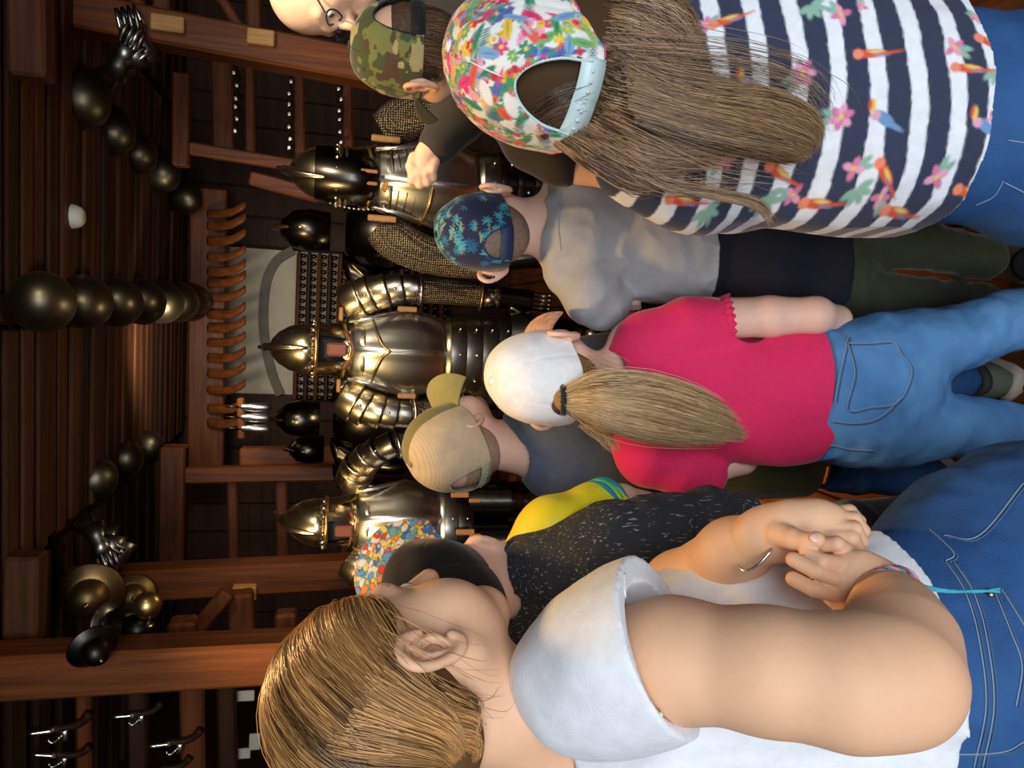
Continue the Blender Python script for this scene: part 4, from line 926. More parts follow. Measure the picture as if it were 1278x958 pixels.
# t-shirt
S = Soft(.0034)
S.chain([(742, 845, .745, 78), (765, 962, .83, 76)], .03); S.chain([(790, 862, .85, 100), (870, 852, .87, 124), (960, 838, .875, 132), (1050, 815, .875, 138), (1110, 803, .875, 144), (1200, 803, .88, 152)], .04); S.chain([(850, 802, .86, 90), (950, 778, .855, 88), (1030, 785, .855, 92), (1100, 790, .86, 110)], .04)
S.chain([(830, 960, .86, 100), (1000, 955, .88, 120), (1180, 940, .89, 130)], .05)
S.chain([(560, 900, .76, 55), (625, 893, .77, 58), (700, 905, .78, 52)], .01, True)
S.cut(Cw(*(P(1180, 760, .755)))+0*WD, WD+np.array((.10, 0, .05)))
tee, tw, tf = to_mesh(S, 't_shirt', M_tee, pw, fold=[(.006, 9, 1, (1, 1, .45)), (.0035, 26, 4, (1, 1, .35)), (.0022, 20, 9, (1, 1, .5), True)])
B = bvh(tw, tf)
S = Soft(.003)
S.chain([(725, 848, .735, 88), (775, 822, .705, 96), (835, 800, .68, 101), (870, 792, .67, 104)], .03)
S.chain([(775, 824, .70, 76), (835, 806, .675, 87), (900, 795, .655, 97)], .004, True)
nrm = C(880, 790, .665)-C(775, 820, .70); S.cut(C(823, 800, .68), nrm)
slv, sw_, sf_ = to_mesh(S, 'sleeve', M_tee, tee, fold=[(.0045, 11, 8, (1, 1, .6)), (.0014, 26, 2, (1, .6, 1))])
# raised hem bands
BS = bvh(sw_, sf_)
drape(slv, 'hem_stitch', [(779, 716), (781, 752), (794, 818), (812, 868), (826, 893)], BS, None, .0009, M_tee, lift=.0004)
# jeans
S = Soft(.006)
S.chain([(1120, 812, .875, 128), (1200, 815, .88, 140), (1300, 820, .88, 155)], .04); S.chain([(1130, 945, .885, 120), (1300, 950, .89, 150)], .05)
S.chain([(1180, 770, .90, 118), (1240, 715, .92, 122), (1310, 680, .94, 122), (1480, 640, 1.0, 105)], .05)
for x_, y_, a in ((-.16, .66, (1480, 640, 1.0)), (-.30, .46, (1320, 880, .86))):
    S.cone(C(*a), Cw(x_, y_+.02, .46), .10, .07, .04); S.cone(Cw(x_, y_+.02, .46), Cw(x_, y_, .05), .07, .06, .03)
S.cut(Cw(*P(1150, 770, .75)), -WD-np.array((.10, 0, .05)))
jn, jw, jf = to_mesh(S, 'jeans', M_denim, pw, fold=[(.005, 14, 5, (1, 1, 1.6)), (.002, 40, 2)])
BJ = bvh(jw, jf)
for i, p_ in enumerate([[(1178, 668), (1222, 668), (1278, 602)], [(1180, 700), (1205, 740), (1222, 800), (1230, 880), (1215, 958)], [(1190, 700), (1216, 742), (1232, 800), (1240, 880), (1226, 958)], [(1240, 735), (1262, 790), (1275, 830), (1268, 880)], [(1250, 735), (1278, 780)], [(1150, 930), (1190, 940), (1250, 938), (1278, 925)], [(1160, 660), (1190, 690), (1180, 700)]]):
    drape(jn, 'stitching', p_, BJ, None, .0008, M_stitch, lift=.0004)
    drape(jn, 'seam', [(x+4, y+2) for x, y in p_], BJ, None, .0010, M_seam, lift=.0002)
rv = BJ.ray_cast(Vector(CAM), Vector(ray(1236, 740))/np.linalg.norm(ray(1236, 740)))
if rv[0]: mk('rivet', *lathe([(0, .003), (.003, .0028), (.0048, .001), (.005, -.002)], 12, np.array(rv[0]), np.array(rv[1])), M_dsteel, jn)
for x_, y_, dx in ((-.16, .66, .11), (-.30, .46, .10)): shoe(pw, (x_+dx, y_+.16, 0), (x_-.02, y_-.05, 0), M_shoe)
# friendship bracelet with a loose cord
wr0, wr1 = C(1118, 762, .69), C(1092, 728, .722); ax_ = (wr1-wr0)/np.linalg.norm(wr1-wr0); u_ = np.cross(ax_, (0, 0, 1.)); u_ /= np.linalg.norm(u_); w_ = np.cross(ax_, u_); bc = C(1106, 740, .712)
M_tq = mat('turquoise_thread', (.05, .38, .55), .8, var=.2, vscale=200, bump=.6, bscale=300); M_br = mat('brown_thread', (.25, .05, .03), .8); M_pk = mat('pink_thread', (.7, .25, .35), .8)
br = mk('bracelet', *tube([W(bc+.0268*(u_*cos(t)+w_*sin(t))) for t in np.linspace(0, 2*pi, 13)[:-1]], .0042, 60, 8, True), M_tq, pw); br['label'] = 'turquoise braided friendship bracelet on the right wrist'
for k, mm in ((0, M_br), (2.1, M_pk), (4.2, M_pk)): mk('thread', *tube([W(bc+(.0268+.0042*cos(6*t+k))*(u_*cos(t)+w_*sin(t))+ax_*.0042*sin(6*t+k)) for t in np.linspace(0, 2*pi, 61)[:-1]], .0014, 150, 5, True), mm, br)
mk('hair_tie', *tube([W(bc-ax_*.010+.0285*(u_*cos(t)+w_*sin(t))) for t in np.linspace(0, 2*pi, 13)[:-1]], .0016, 40, 6, True), M_brass, br)
for dy in (0, 4): mk('loose_cord', *tube([P(1140, 728+dy*.6, .735), P(1180, 736+dy*.5, .735), P(1220, 738-dy*.3, .735), P(1248, 734+dy, .735)], .0014, 30, 6), M_tq, br)
lb = mk('wrist_chain', *tube([P(922, 706, .775), P(930, 712, .765), P(944, 706, .758), P(958, 692, .756), P(964, 684, .758)], .0016, 30, 6), M_bright, pw)
# hair: scalp shell, swept-back strands, low ponytail with a dark tie
DK, LT = (.075, .033, .011), (.72, .38, .135)
S = Soft(.004)
def LW(p): return hW+frW@np.asarray(p, float)
S.ell(LW((0, -.020, .040)), (.083, .101, .094), .01, False, frW); S.ell(LW((0, -.065, -.005)), (.064, .052, .06), .03, False, frW)
S.ell(LW((0, .12, -.045)), (.16, .068, .115), .01, True, frW)
for sx in (-1, 1): S.ell(LW((sx*.092, .022, -.022)), (.034, .058, .058), .010, True, frW); S.ell(LW((sx*.100, -.012, -.010)), (.026, .022, .036), .006, True, frW)
hs, hv, hf = to_mesh(S, 'hair', M_scalp, pw, col=lambda w, v, f: np.tile(np.array((.12, .062, .022)), (len(w), 1)))
n, K = 8500, 10
tie = LW((.0, -.135, -.055))
q = rng.normal(size=(n*3, 3)); q /= np.linalg.norm(q, axis=1, keepdims=True); q = q*np.array((.083, .101, .094))
ok = (q[:, 1]-.02 < .072-.55*np.clip(.012-q[:, 2], 0, 1)) & (q[:, 2]+.04 > -.03-.5*q[:, 1]) & ~((np.abs(q[:, 0]) > .050) & (q[:, 1] > -.020) & (q[:, 2] < -.012)) & ~((np.abs(q[:, 0]) > .05) & (q[:, 1] > .02) & (q[:, 2] < .012)); q = q[ok][:n]; n = len(q)
pts = np.zeros((n, K, 3)); p = q.copy(); A = np.array((0, -.115, -.095)); E3 = np.array((.083, .101, .094))
lift = np.abs(rng.normal(size=(n, 1)))*.0018; step = rng.uniform(.010, .021, (n, 1))
for k in range(K):
    pts[:, k] = p*(1+(lift*np.sin(pi*min(1, (k+1)/K))+.0015)/.09)
    d = A-p+.03*np.stack([vnoise(q*42+q_*11) for q_ in (1, 2, 3)], 1)*np.sin(k*.9+3*vnoise(q*30)[:, None])+rng.normal(size=(n, 3))*.002; d += np.array((0, -.04, .045))*np.clip((p[:, 1:2]-.0)/.05, 0, 1.2)
    nr = p/E3**2; nr /= np.linalg.norm(nr, axis=1, keepdims=True); d -= (d*nr).sum(1, keepdims=True)*nr; d /= np.maximum(np.linalg.norm(d, axis=1, keepdims=True), 1e-6)
    p = p+d*step; rr = np.sqrt(((p/E3)**2).sum(1, keepdims=True)); p = p/np.maximum(rr, 1e-6)
cW = hW+(pts+np.array((0, -.020, .040)))@frW.T
rad = .00048*rng.uniform(.7, 1.3, (n, 1))*np.interp(np.linspace(0, 1, K), (0, .8, 1), (1, .9, .3))[None]
v, f = strands(W(cW), rad, 3); g = .5+.8*vnoise(q*np.array((75, 34, 75)))
colr = np.asarray(DK)+(np.asarray(LT)-np.asarray(DK))*np.clip(rng.random(n)*.25+.85*g-.10, 0, 1)[:, None]
o = mk('hair_strands', v, f, M_hair, pw, True, np.repeat(colr, K*3, 0)); o['kind'] = 'stuff'
BH = bvh(hv, hf)
guided(pw, 'nape_hair', draped(BH, [[(470, 800, .69), (520, 850, .67), (560, 880, .68), (580, 935, .70)], [(455, 850, .67), (510, 885, .665), (560, 910, .68), (578, 940, .70)], [(430, 900, .67), (490, 915, .67), (545, 930, .69), (570, 948, .71)], [(400, 940, .70), (460, 950, .70), (530, 955, .71), (560, 960, .72)]], .004), 2800, .00048, .0022, DK, LT, jitter=.0016, K=10, start=.45)
guided(pw, 'nape_hair', draped(BH, [[(556, 850, .69), (575, 862, .69), (592, 876, .70), (590, 900, .71)], [(520, 880, .66), (555, 895, .68), (590, 905, .70), (585, 930, .71)], [(500, 910, .67), (550, 925, .69), (596, 935, .72), (590, 950, .72)]], .004), 1300, .00048, .0022, DK, LT, jitter=.0016, K=10, start=.45)
guided(pw, 'loose_strands', [[(470, 745, .70), (520, 770, .68), (575, 790, .69), (600, 800, .70)], [(480, 800, .665), (560, 850, .67), (620, 870, .69), (640, 860, .70)], [(520, 880, .66), (580, 900, .68), (600, 925, .70), (580, 945, .72)]], 18, .0003, .010, DK, LT, jitter=.006)
guided(pw, 'ponytail', [[(520, 935, .72), (560, 942, .73), (590, 948, .75), (610, 965, .76)], [(530, 965, .74), (570, 965, .75), (600, 975, .76), (640, 985, .78)], [(540, 985, .76), (590, 985, .77), (640, 990, .78), (680, 1010, .8)]], 800, .0005, .008, DK, LT, jitter=.004, K=10)
mk('hair_band', *tube([P(548+18*cos(t), 958+26*sin(t), .735+.03*sin(t)) for t in np.linspace(0, 2*pi, 13)[:-1]], .012, 40, 10, True), M_navy, pw)
# ------------------------------------------------------------------ the children, from the near right round to the left
GR = 'visitors looking at the armour'
def legs(S, par, segs, k=.02):
    for g in segs: S.chain(g, k)
def legw(S, a, knee, foot, ra, rk, rf, k=.02):
    S.cone(a, Cw(*knee), ra, rk, k); S.cone(Cw(*knee), Cw(*foot), rk, rf, k)
# ============ girl with the long hair and striped t-shirt
pg_ = root('person', P(1260, 140, .98)*np.array((1, 1, 0)), 'girl with long loose brown hair, tropical print cap and navy striped flowered t-shirt', 'person', GR)
hG = C(690, 88, .985); frG = frame_of((.60, .20, .78), (.10, .93, -.35)); sG = .98
S = Soft(.0034); head(S, hG, frG, sG, .5, .82)
S.chain([(690, 75, 1.0, 50), (780, 85, 1.02, 52), (830, 90, 1.02, 60)], .03)
S.chain([(840, 20, 1.02, 60), (850, 150, 1.02, 60)], .03); S.chain([(850, 90, 1.03, 110), (1000, 120, 1.03, 105), (1200, 130, 1.03, 115)], .04, ax=(0, 0, 1), sc=.6)
S.chain([(845, 185, 1.02, 48), (900, 225, 1.10, 42), (960, 235, 1.2, 36)], .02); S.chain([(845, -30, 1.02, 48), (930, -60, 1.1, 42), (1000, -40, 1.2, 36)], .02)
S.chain([(960, 235, 1.2, 34), (930, 190, 1.32, 26), (925, 170, 1.36, 22)], .02); S.chain([(1000, -40, 1.2, 34), (940, 0, 1.32, 26), (930, 20, 1.36, 22)], .02)
for q in range(4): S.chain([(925-q*6, 168-q*3, 1.37, 8), (920-q*7, 150-q*3, 1.40, 7), (924-q*7, 138-q*2, 1.42, 6)], .004); S.chain([(930-q*6, 22+q*3, 1.37, 8), (926-q*7, 40+q*3, 1.40, 7), (930-q*7, 52+q*2, 1.42, 6)], .004)
S.chain([(930, 178, 1.34, 10), (942, 160, 1.36, 8)], .006); S.chain([(935, 10, 1.34, 10), (946, 28, 1.36, 8)], .006)
S.cut(Cw(0, 0, .62), WD); to_mesh(S, 'body', M_skin, pg_); eyes(pg_, hG, frG, sG)
S = Soft(.0021)
S.chain([(800, 10, 1.02, 66), (830, 90, 1.01, 74), (815, 190, 1.02, 62)], .05, ax=(0, 0, 1), sc=.8)
S.chain([(850, 60, 1.02, 110), (950, 95, 1.02, 130), (1080, 125, 1.01, 138), (1180, 140, 1.0, 132), (1250, 145, 1.0, 132)], .05, ax=(0, 0, 1), sc=.78)
S.chain([(860, 140, 1.02, 116), (960, 140, 1.02, 125), (1080, 145, 1.01, 132)], .05, ax=(0, 0, 1), sc=.78)
S.chain([(830, 180, 1.015, 72), (868, 214, 1.04, 74), (905, 222, 1.08, 68)], .03); S.chain([(830, -20, 1.015, 72), (868, -50, 1.05, 72)], .03)
S.chain([(690, 78, 1.0, 46), (790, 82, 1.0, 50)], .008, True)
hp = C(1236, 150, .89); S.cut(hp, WD+np.array((.12, 0, .0)))
def stripes(w, v, f):
    z = w[:, 2]+.17*(v[:, 0]-C(972, 100, .9)[0])*-1; z0 = (W(C(972, 100, .895))[2]); q = (z-z0)/.0425+.12*vnoise(w*9)+.025*vnoise(w*160)
    m = np.clip((.29-np.abs(q-np.round(q)))*.0425/.0022+.5, 0, 1)[:, None]; c = np.array((.78, .82, .88))*(1-m)+np.array((.034, .044, .085))*m; AA[0] = .0022
    px = 639-v[:, 1]/v[:, 2]*FPX; py = 479-v[:, 0]/v[:, 2]*FPX; front = v[:, 2] < 1.03
    def at(x, y):
        k = np.argmin(np.where(front, (px-x)**2+(py-y)**2, 1e9)); return -(v[:, 1]-v[k, 1]), -(v[:, 0]-v[k, 0]), np.linalg.norm(v-v[k], axis=1) < .06
    def put(x, y, rx, ry, a, col, pet=0, dx=0, dy=0):
        U, V_, m_ = at(x, y); s_ = np.zeros((len(w), 1)); idx = np.where(m_)[0]; cc = c[idx]; stamp(cc, U[idx], V_[idx], dx, dy, rx, ry, a, col, pet); c[idx] = cc
    PK, PK2, GN, RD, BL, YL = (.66, .20, .36), (.76, .36, .50), (.26, .46, .37), (.68, .10, .05), (.16, .30, .54), (.78, .58, .14)
    for i, (x, y, r_) in enumerate(((1003, 91, 17), (1050, 146, 16), (1050, 19, 14), (1150, 128, 18), (1169, 221, 15), (1064, 210, 14), (1191, 59, 14), (1100, 246, 12), (1166, 163, 13), (905, 197, 15), (990, 244, 13), (1218, 22, 9), (1075, 8, 8), (1258, 152, 9), (880, 30, 12), (1010, 170, 0))):
        if not r_: continue
        r_ = r_*.82/FPX; a = i*.7
        for k in range(3): put(x, y, r_*.75, r_*.3, a+2.2+k*.5, GN, 0, r_*1.05*cos(a+2.2+k*.5), r_*1.05*sin(a+2.2+k*.5)) if k < 2 else None
        for k in range(6 if i in (0, 1, 3, 9) else 4): b_ = a+k*2*pi/(6 if i in (0, 1, 3, 9) else 4.2); put(x, y, r_*.55, r_*.32, b_, PK if k % 2 else PK2, 0, r_*.5*cos(b_), r_*.5*sin(b_))
        put(x, y, r_*.2, r_*.2, 0, YL)
    for x, y in ((1012, 6), (1144, 56), (1069, 236), (958, 246), (1274, 88), (1150, 2), (880, 262)):
        for k in range(5): b_ = -.5+k*.75; put(x, y, .0085, .0040, b_, GN, 0, .009*cos(b_), .009*sin(b_))
    for x, y, a in ((905, 25, -.25), (1135, 27, .35), (1088, 67, .0), (1208, 85, .1), (1105, 216, .9), (1219, 243, .2), (972, 216, .5), (1019, 255, .1), (1119, 265, .15), (1262, 46, .5), (850, 250, .15)):
        put(x, y, .017, .0052, a, RD); put(x, y, .006, .006, 0, (.85, .25, .15), 0, -.014*cos(a), -.014*sin(a)); put(x, y, .009, .0022, a+.1, YL, 0, .006*cos(a), .006*sin(a)-.002); put(x, y, .007, .0016, a+.1, BL, 0, .012*cos(a), .012*sin(a)+.002); put(x, y, .013, .0016, a-.1, RD, 0, .022*cos(a), .022*sin(a))
    for x, y in ((1104, 147), (1208, 169), (940, 107)):
        put(x, y, .014, .0062, .6, BL); put(x, y, .010, .0028, .5, BL, 0, .014, .009); put(x, y, .0055, .0055, 0, (.75, .35, .5), 0, -.010, -.004); put(x, y, .0035, .0075, 0, YL, 0, -.014, -.014); put(x, y, .0022, .006, 0, RD, 0, -.017, -.016)
    AA[0] = .0012; return c
sh, shw, shf = to_mesh(S, 't_shirt', M_print, pg_, fold=[(.007, 6, 3, (1, 1, .8)), (.003, 18, 6, (1.2, 1, .7))], col=stripes)
BSh = bvh(shw, shf)
S = Soft(.007); S.chain([(1190, 145, 1.0, 128), (1300, 160, 1.0, 138)], .05, ax=(0, 0, 1), sc=.8)
hg = C(1310, 110, 1.02), C(1310, 215, 1.0); pG = P(1260, 140, 1.0)
for a, sx in zip(hg, (.08, -.08)): legw(S, a, (pG[0]+sx, pG[1]+.02, .42), (pG[0]+sx, pG[1], .07), .10, .068, .052)
S.cut(C(1205, 150, .89), -WD-np.array((.12, 0, 0)))
jn, jw, jf = to_mesh(S, 'jeans', M_denim, pg_, fold=[(.004, 14, 2, (1, 1, 1.6))]); BJ = bvh(jw, jf)
for p_ in ([(1258, 175), (1278, 178)], [(1252, 226), (1240, 245), (1218, 256)], [(1254, 228), (1278, 240)]): drape(jn, 'stitching', p_, BJ, None, .0009, M_stitch, lift=.0004)
for sx in (.08, -.08): shoe(pg_, (pG[0]+sx, pG[1]+.17, 0), (pG[0]+sx, pG[1]-.05, 0), M_shoe)
cap(pg_, hG, frG, sG*1.08, M_print, paint_bright, strap=mat('pale_plastic', (.50, .66, .68), .4), open_=(27, 36), brim=mat('pink_brim', (.5, .1, .2), .7), tilt=4, z0=.008, size=(.090, .110, .126))
HD, HL = (.050, .025, .012), (.60, .38, .20)
S = Soft(.004); S.ell(hG+frG@np.array((0, -.016, .028)), (.079, .098, .086), .01, False, frG); S.chain([(700, 65, .93, 70), (760, 70, .93, 80), (830, 90, .93, 70)], .03, ax=(0, 0, 1), sc=.55)
S.ell(hG+frG@np.array((0, .13, -.03)), (.14, .075, .12), .01, True, frG)
hs, hv, hf = to_mesh(S, 'hair', M_scalp, pg_, col=lambda w, v, f: np.tile(np.array((.055, .03, .013)), (len(w), 1))); BG = bvh(hv, hf)
def dl(g, lift=.004, tuck=.0): return draped(BG, g, lift, 24, tuck)
guided(pg_, 'hair_strands', dl([[(744, -40, .90), (790, -30, .90), (840, -10, .90), (868, 20, .88)], [(748, 0, .885), (800, 10, .875), (850, 40, .875), (880, 85, .875)], [(751, 40, .875), (790, 55, .87), (850, 90, .875), (925, 118, .88)], [(751, 80, .875), (790, 95, .87), (860, 125, .872), (960, 145, .88)],
                                [(748, 112, .872), (780, 130, .872), (850, 155, .872), (970, 170, .88)], [(738, 148, .88), (770, 165, .88), (830, 190, .875), (930, 190, .88)], [(716, 172, .895), (750, 195, .89), (800, 215, .885), (860, 215, .88)], [(700, 180, .90), (740, 205, .90), (790, 235, .90), (830, 235, .90)]], .004, .03), 6200, .00047, .0038, HD, HL, K=11, jitter=.0045, bias=1.2)
guided(pg_, 'hair_strands', [[(770, 60, .862), (850, 95, .862), (940, 112, .868), (1005, 135, .875), (1024, 165, .88)], [(790, 95, .86), (860, 125, .86), (950, 140, .866), (1010, 165, .874), (1020, 185, .88)], [(790, 125, .86), (870, 150, .86), (950, 168, .866), (1005, 185, .874), (1000, 196, .88)], [(800, 150, .862), (880, 175, .862), (950, 190, .868), (990, 196, .876), (975, 196, .88)]], 3200, .00047, .0038, HD, (.42, .26, .12), K=11, jitter=.004, bias=1.2)
guided(pg_, 'loose_lock', [[(770, 195, .885), (820, 225, .88), (880, 238, .88), (940, 250, .885), (966, 272, .89)], [(780, 200, .885), (830, 232, .88), (890, 244, .88), (945, 258, .885), (962, 284, .89)]], 260, .0006, .0022, (.12, .07, .035), (.40, .27, .15), K=18, jitter=.002)
guided(pg_, 'loose_strands', [[(760, 40, .86), (900, 60, .86), (1000, 85, .87), (1040, 130, .88)], [(780, 80, .86), (920, 90, .86), (1010, 120, .87), (1030, 170, .88)], [(760, 150, .87), (860, 200, .87), (930, 215, .88), (990, 222, .885)], [(740, 190, .89), (800, 235, .89), (860, 240, .89), (930, 236, .89)]], 160, .0004, .012, HD, HL, K=18, jitter=.006)
# strands seen through the opening of the cap
S_ = [[(668, 130, .90), (690, 115, .895), (718, 105, .89), (738, 100, .885)], [(672, 160, .91), (690, 145, .90), (712, 135, .895), (735, 128, .885)], [(680, 172, .915), (694, 165, .91), (708, 158, .90), (722, 150, .89)]]
guided(pg_, 'hair_strands', dl(S_, .003), 700, .0005, .0025, HD, (.20, .12, .06), K=14, jitter=.002)
# ============ boy in the grey t-shirt
pb = root('person', P(1260, 330, 1.58)*np.array((1, 1, 0)), 'boy in grey t-shirt with navy floral cap, dark top tied round his waist, olive trousers', 'person', GR)
hB = C(612, 287, 1.60); frB = frame_of((.45, .26, .86), (-.08, .95, -.25)); sB = .93
S = Soft(.0042); head(S, hB, frB, sB)
S.chain([(640, 283, 1.61, 33), (690, 280, 1.62, 36)], .02); S.chain([(712, 235, 1.62, 34), (715, 335, 1.62, 34)], .03); S.chain([(730, 290, 1.63, 62), (880, 305, 1.62, 62), (1060, 325, 1.62, 62)], .03, ax=(0, 0, 1), sc=.62)
S.chain([(712, 342, 1.62, 27), (748, 380, 1.58, 23), (770, 382, 1.68, 20), (790, 350, 1.74, 16)], .015); S.chain([(712, 225, 1.62, 27), (760, 215, 1.66, 22), (790, 245, 1.74, 19), (785, 340, 1.70, 14), (786, 368, 1.64, 11)], .015)
for q in range(4): S.chain([(780+q*5, 366, 1.63, 6), (778+q*5.5, 377, 1.60, 5.2), (780+q*5.5, 383, 1.61, 4.5)], .003); S.chain([(788+q*5, 346, 1.76, 6), (792+q*5, 336, 1.78, 5)], .003)
S.chain([(790, 345, 1.74, 15), (784, 352, 1.66, 10), (782, 372, 1.62, 10)], .01); S.cut(Cw(0, 0, .5), WD)
to_mesh(S, 'body', M_skin2, pb); eyes(pb, hB, frB, sB)
S = Soft(.0036)
S.chain([(730, 240, 1.60, 44), (722, 290, 1.59, 46), (730, 335, 1.60, 44)], .04, ax=(0, 0, 1), sc=.85); S.chain([(750, 290, 1.60, 74), (830, 298, 1.60, 74), (930, 308, 1.60, 74)], .04, ax=(0, 0, 1), sc=.68)
S.chain([(725, 338, 1.60, 40), (740, 366, 1.57, 39), (752, 378, 1.58, 34)], .02); S.chain([(725, 240, 1.60, 38), (750, 222, 1.60, 36)], .02); S.chain([(640, 282, 1.60, 33), (686, 280, 1.60, 35)], .006, True)
S.cut(C(893, 300, 1.53), WD+np.array((.12, 0, 0)))
gt, gw, gf = to_mesh(S, 't_shirt', M_grey_tee, pb, fold=[(.006, 8, 5, (1, 1, .7)), (.004, 16, 9, (1, .6, 1), True)]); BGt = bvh(gw, gf)
drape(gt, 'collar_seam', [(700, 238), (698, 260), (697, 285), (700, 312)], BGt, None, .0016, M_grey_tee, lift=.0005)
S = Soft(.0055); S.chain([(880, 306, 1.60, 66), (960, 322, 1.60, 71), (1050, 330, 1.60, 70), (1110, 332, 1.6, 70)], .03, ax=(0, 0, 1), sc=.72); S.cut(C(1066, 320, 1.52), WD+np.array((.05, 0, 0))); S.cut(C(878, 300, 1.52), -WD)
to_mesh(S, 'tied_top', M_navy, pb, fold=[(.006, 12, 4, (1, 1, .3))])
S = Soft(.0055); S.chain([(1024, 328, 1.61, 64), (1040, 330, 1.61, 58)], .03, ax=(0, 0, 1), sc=.72); S.chain([(1070, 300, 1.61, 35), (1150, 306, 1.62, 30), (1225, 322, 1.68, 28)], .006); S.chain([(1070, 368, 1.62, 33), (1150, 374, 1.66, 29), (1222, 380, 1.74, 26)], .006); S.cut(C(1030, 320, 1.6), -WD)
to_mesh(S, 'trousers', M_olive, pb, fold=[(.005, 16, 7, (1, 1, 1.5))])
f0 = P(1245, 330, 1.62); f1 = P(1240, 382, 1.72); shoe(pb, (f0[0]+.03, f0[1]+.17, 0), (f0[0], f0[1]-.06, 0), M_sole, 1.0); shoe(pb, (f1[0]-.02, f1[1]+.17, 0), (f1[0], f1[1]-.05, 0), M_sole)
S = Soft(.004); S.ell(hB+frB@np.array((0, -.014, .022))*sB, np.array((.0765, .098, .083))*sB, .01, False, frB); S.ell(hB+frB@np.array((0, -.045, -.028))*sB, np.array((.054, .048, .05))*sB, .03, False, frB); S.ell(hB+frB@np.array((0, .12, -.03)), (.13, .085, .12), .01, True, frB)
M_short = mat('short_hair', (.34, .25, .20), .7, var=.4, vscale=150, bump=.8, bscale=300, spec=.2); to_mesh(S, 'hair', M_short, pb)
cap(pb, hB, frB, sB, M_print, paint_navy, strap=mat('navy_strap', (.015, .03, .10), .7), open_=(25, 22), z0=.004, brim=mat('navy_brim', (.16, .15, .13), .8, var=.5, vscale=60), tilt=4, brim_curve=.2, seam=M_navy)
# ============ girl in the raspberry t-shirt
pr_ = root('person', P(1278, 460, 1.42)*np.array((1, 1, 0)), 'girl with blonde ponytail through white cap, raspberry red t-shirt and blue jeans, seen from behind', 'person', GR)
hR = C(686, 467, 1.45); frR = frame_of((.50, .33, .80), (-.02, .93, -.36)); sR = .93
S = Soft(.0042); head(S, hR, frR, sR)
S.chain([(715, 462, 1.46, 31), (770, 480, 1.48, 33)], .02); S.chain([(790, 430, 1.48, 32), (800, 560, 1.48, 32)], .03); S.chain([(800, 490, 1.49, 60), (940, 495, 1.47, 56), (1080, 490, 1.47, 66)], .03, ax=(0, 0, 1), sc=.62)
S.chain([(800, 420, 1.47, 27), (880, 398, 1.44, 26), (960, 395, 1.42, 25), (1018, 393, 1.405, 22), (1044, 399, 1.45, 17), (1054, 420, 1.57, 13)], .012); S.chain([(800, 570, 1.47, 27), (880, 585, 1.47, 22), (925, 572, 1.49, 19), (955, 548, 1.535, 15)], .012)
for q in range(4): S.chain([(1058-q*4, 424+q*2, 1.56, 6), (1056-q*4, 436+q*2, 1.58, 5), (1060-q*4, 444+q*2, 1.60, 4.5)], .003); S.chain([(955-q*4, 544, 1.54, 6), (958-q*4, 534, 1.55, 5)], .003)
S.chain([(1050, 418, 1.54, 8), (1042, 430, 1.56, 6)], .004); S.cut(Cw(0, 0, .5), WD)
to_mesh(S, 'body', M_skin2, pr_); eyes(pr_, hR, frR, sR)
S = Soft(.0034)
S.chain([(812, 432, 1.46, 44), (800, 490, 1.45, 46), (812, 560, 1.46, 44)], .04, ax=(0, 0, 1), sc=.85); S.chain([(830, 492, 1.46, 76), (900, 494, 1.46, 71), (975, 496, 1.44, 72), (1080, 492, 1.44, 83)], .04, ax=(0, 0, 1), sc=.66)
S.chain([(815, 430, 1.46, 40), (862, 408, 1.445, 37), (905, 402, 1.435, 35)], .02); S.chain([(815, 562, 1.46, 40), (850, 580, 1.46, 32), (880, 588, 1.47, 28)], .02); S.chain([(715, 462, 1.45, 36), (765, 478, 1.45, 36)], .006, True)
S.chain([(890, 404, 1.44, 28), (930, 399, 1.43, 31)], .003, True)
S.cut(C(1048, 485, 1.385), WD+np.array((-.10, 0, 0)))
def ragged(w, v, f): return w
rt, rw, rf = to_mesh(S, 't_shirt', M_red_tee, pr_, fold=[(.006, 7, 2, (1, 1, .6)), (.003, 15, 5, (1, .8, .5))]); BR = bvh(rw, rf)
lt = []                                                            # lettuce-edge sleeve hem
c0, c1 = C(888, 404, 1.44), C(914, 401, 1.435); ax_ = (c1-c0)/np.linalg.norm(c1-c0); u_ = np.cross(ax_, (0, 0, 1.)); u_ /= np.linalg.norm(u_); w_ = np.cross(ax_, u_)
tt = np.linspace(0, 2*pi, 121); rr = .052
ra_ = c0[None]+ax_*.018+(rr-.004)*(np.cos(tt)[:, None]*u_+np.sin(tt)[:, None]*w_); rb_ = c0[None]+ax_*(.036+.0025*np.sin(tt*23))[:, None]+(rr+.0015*np.sin(tt*23+1))[:, None]*(np.cos(tt)[:, None]*u_+np.sin(tt)[:, None]*w_)
i_ = np.arange(120); o = mk('frilled_hem', W(np.concatenate([ra_, rb_])), np.stack([i_, i_+1, i_+122, i_+121], 1), M_red_tee, rt); solid(o, .0015, 0)
S = Soft(.0045); S.chain([(1025, 492, 1.45, 82), (1080, 490, 1.45, 86), (1092, 488, 1.45, 80)], .04, ax=(0, 0, 1), sc=.74)
pR = P(1278, 460, 1.42)
S.chain([(1100, 445, 1.44, 57), (1180, 424, 1.43, 44), (1290, 392, 1.42, 36)], .008); S.chain([(1100, 535, 1.44, 50), (1180, 531, 1.43, 41), (1290, 539, 1.42, 34)], .008)
kn = [C(1290, 392, 1.42), C(1290, 539, 1.42)]
for a in kn: wv = W(a); S.cone(a, Cw(wv[0], wv[1]+.03, .04), .053, .046, .008)
S.cut(C(1030, 485, 1.385), -WD-np.array((-.10, 0, 0)))
jn, jw, jf = to_mesh(S, 'jeans', M_denim2, pr_, fold=[(.005, 15, 3, (1, 1, 1.8)), (.002, 35, 2)]); BJ = bvh(jw, jf)
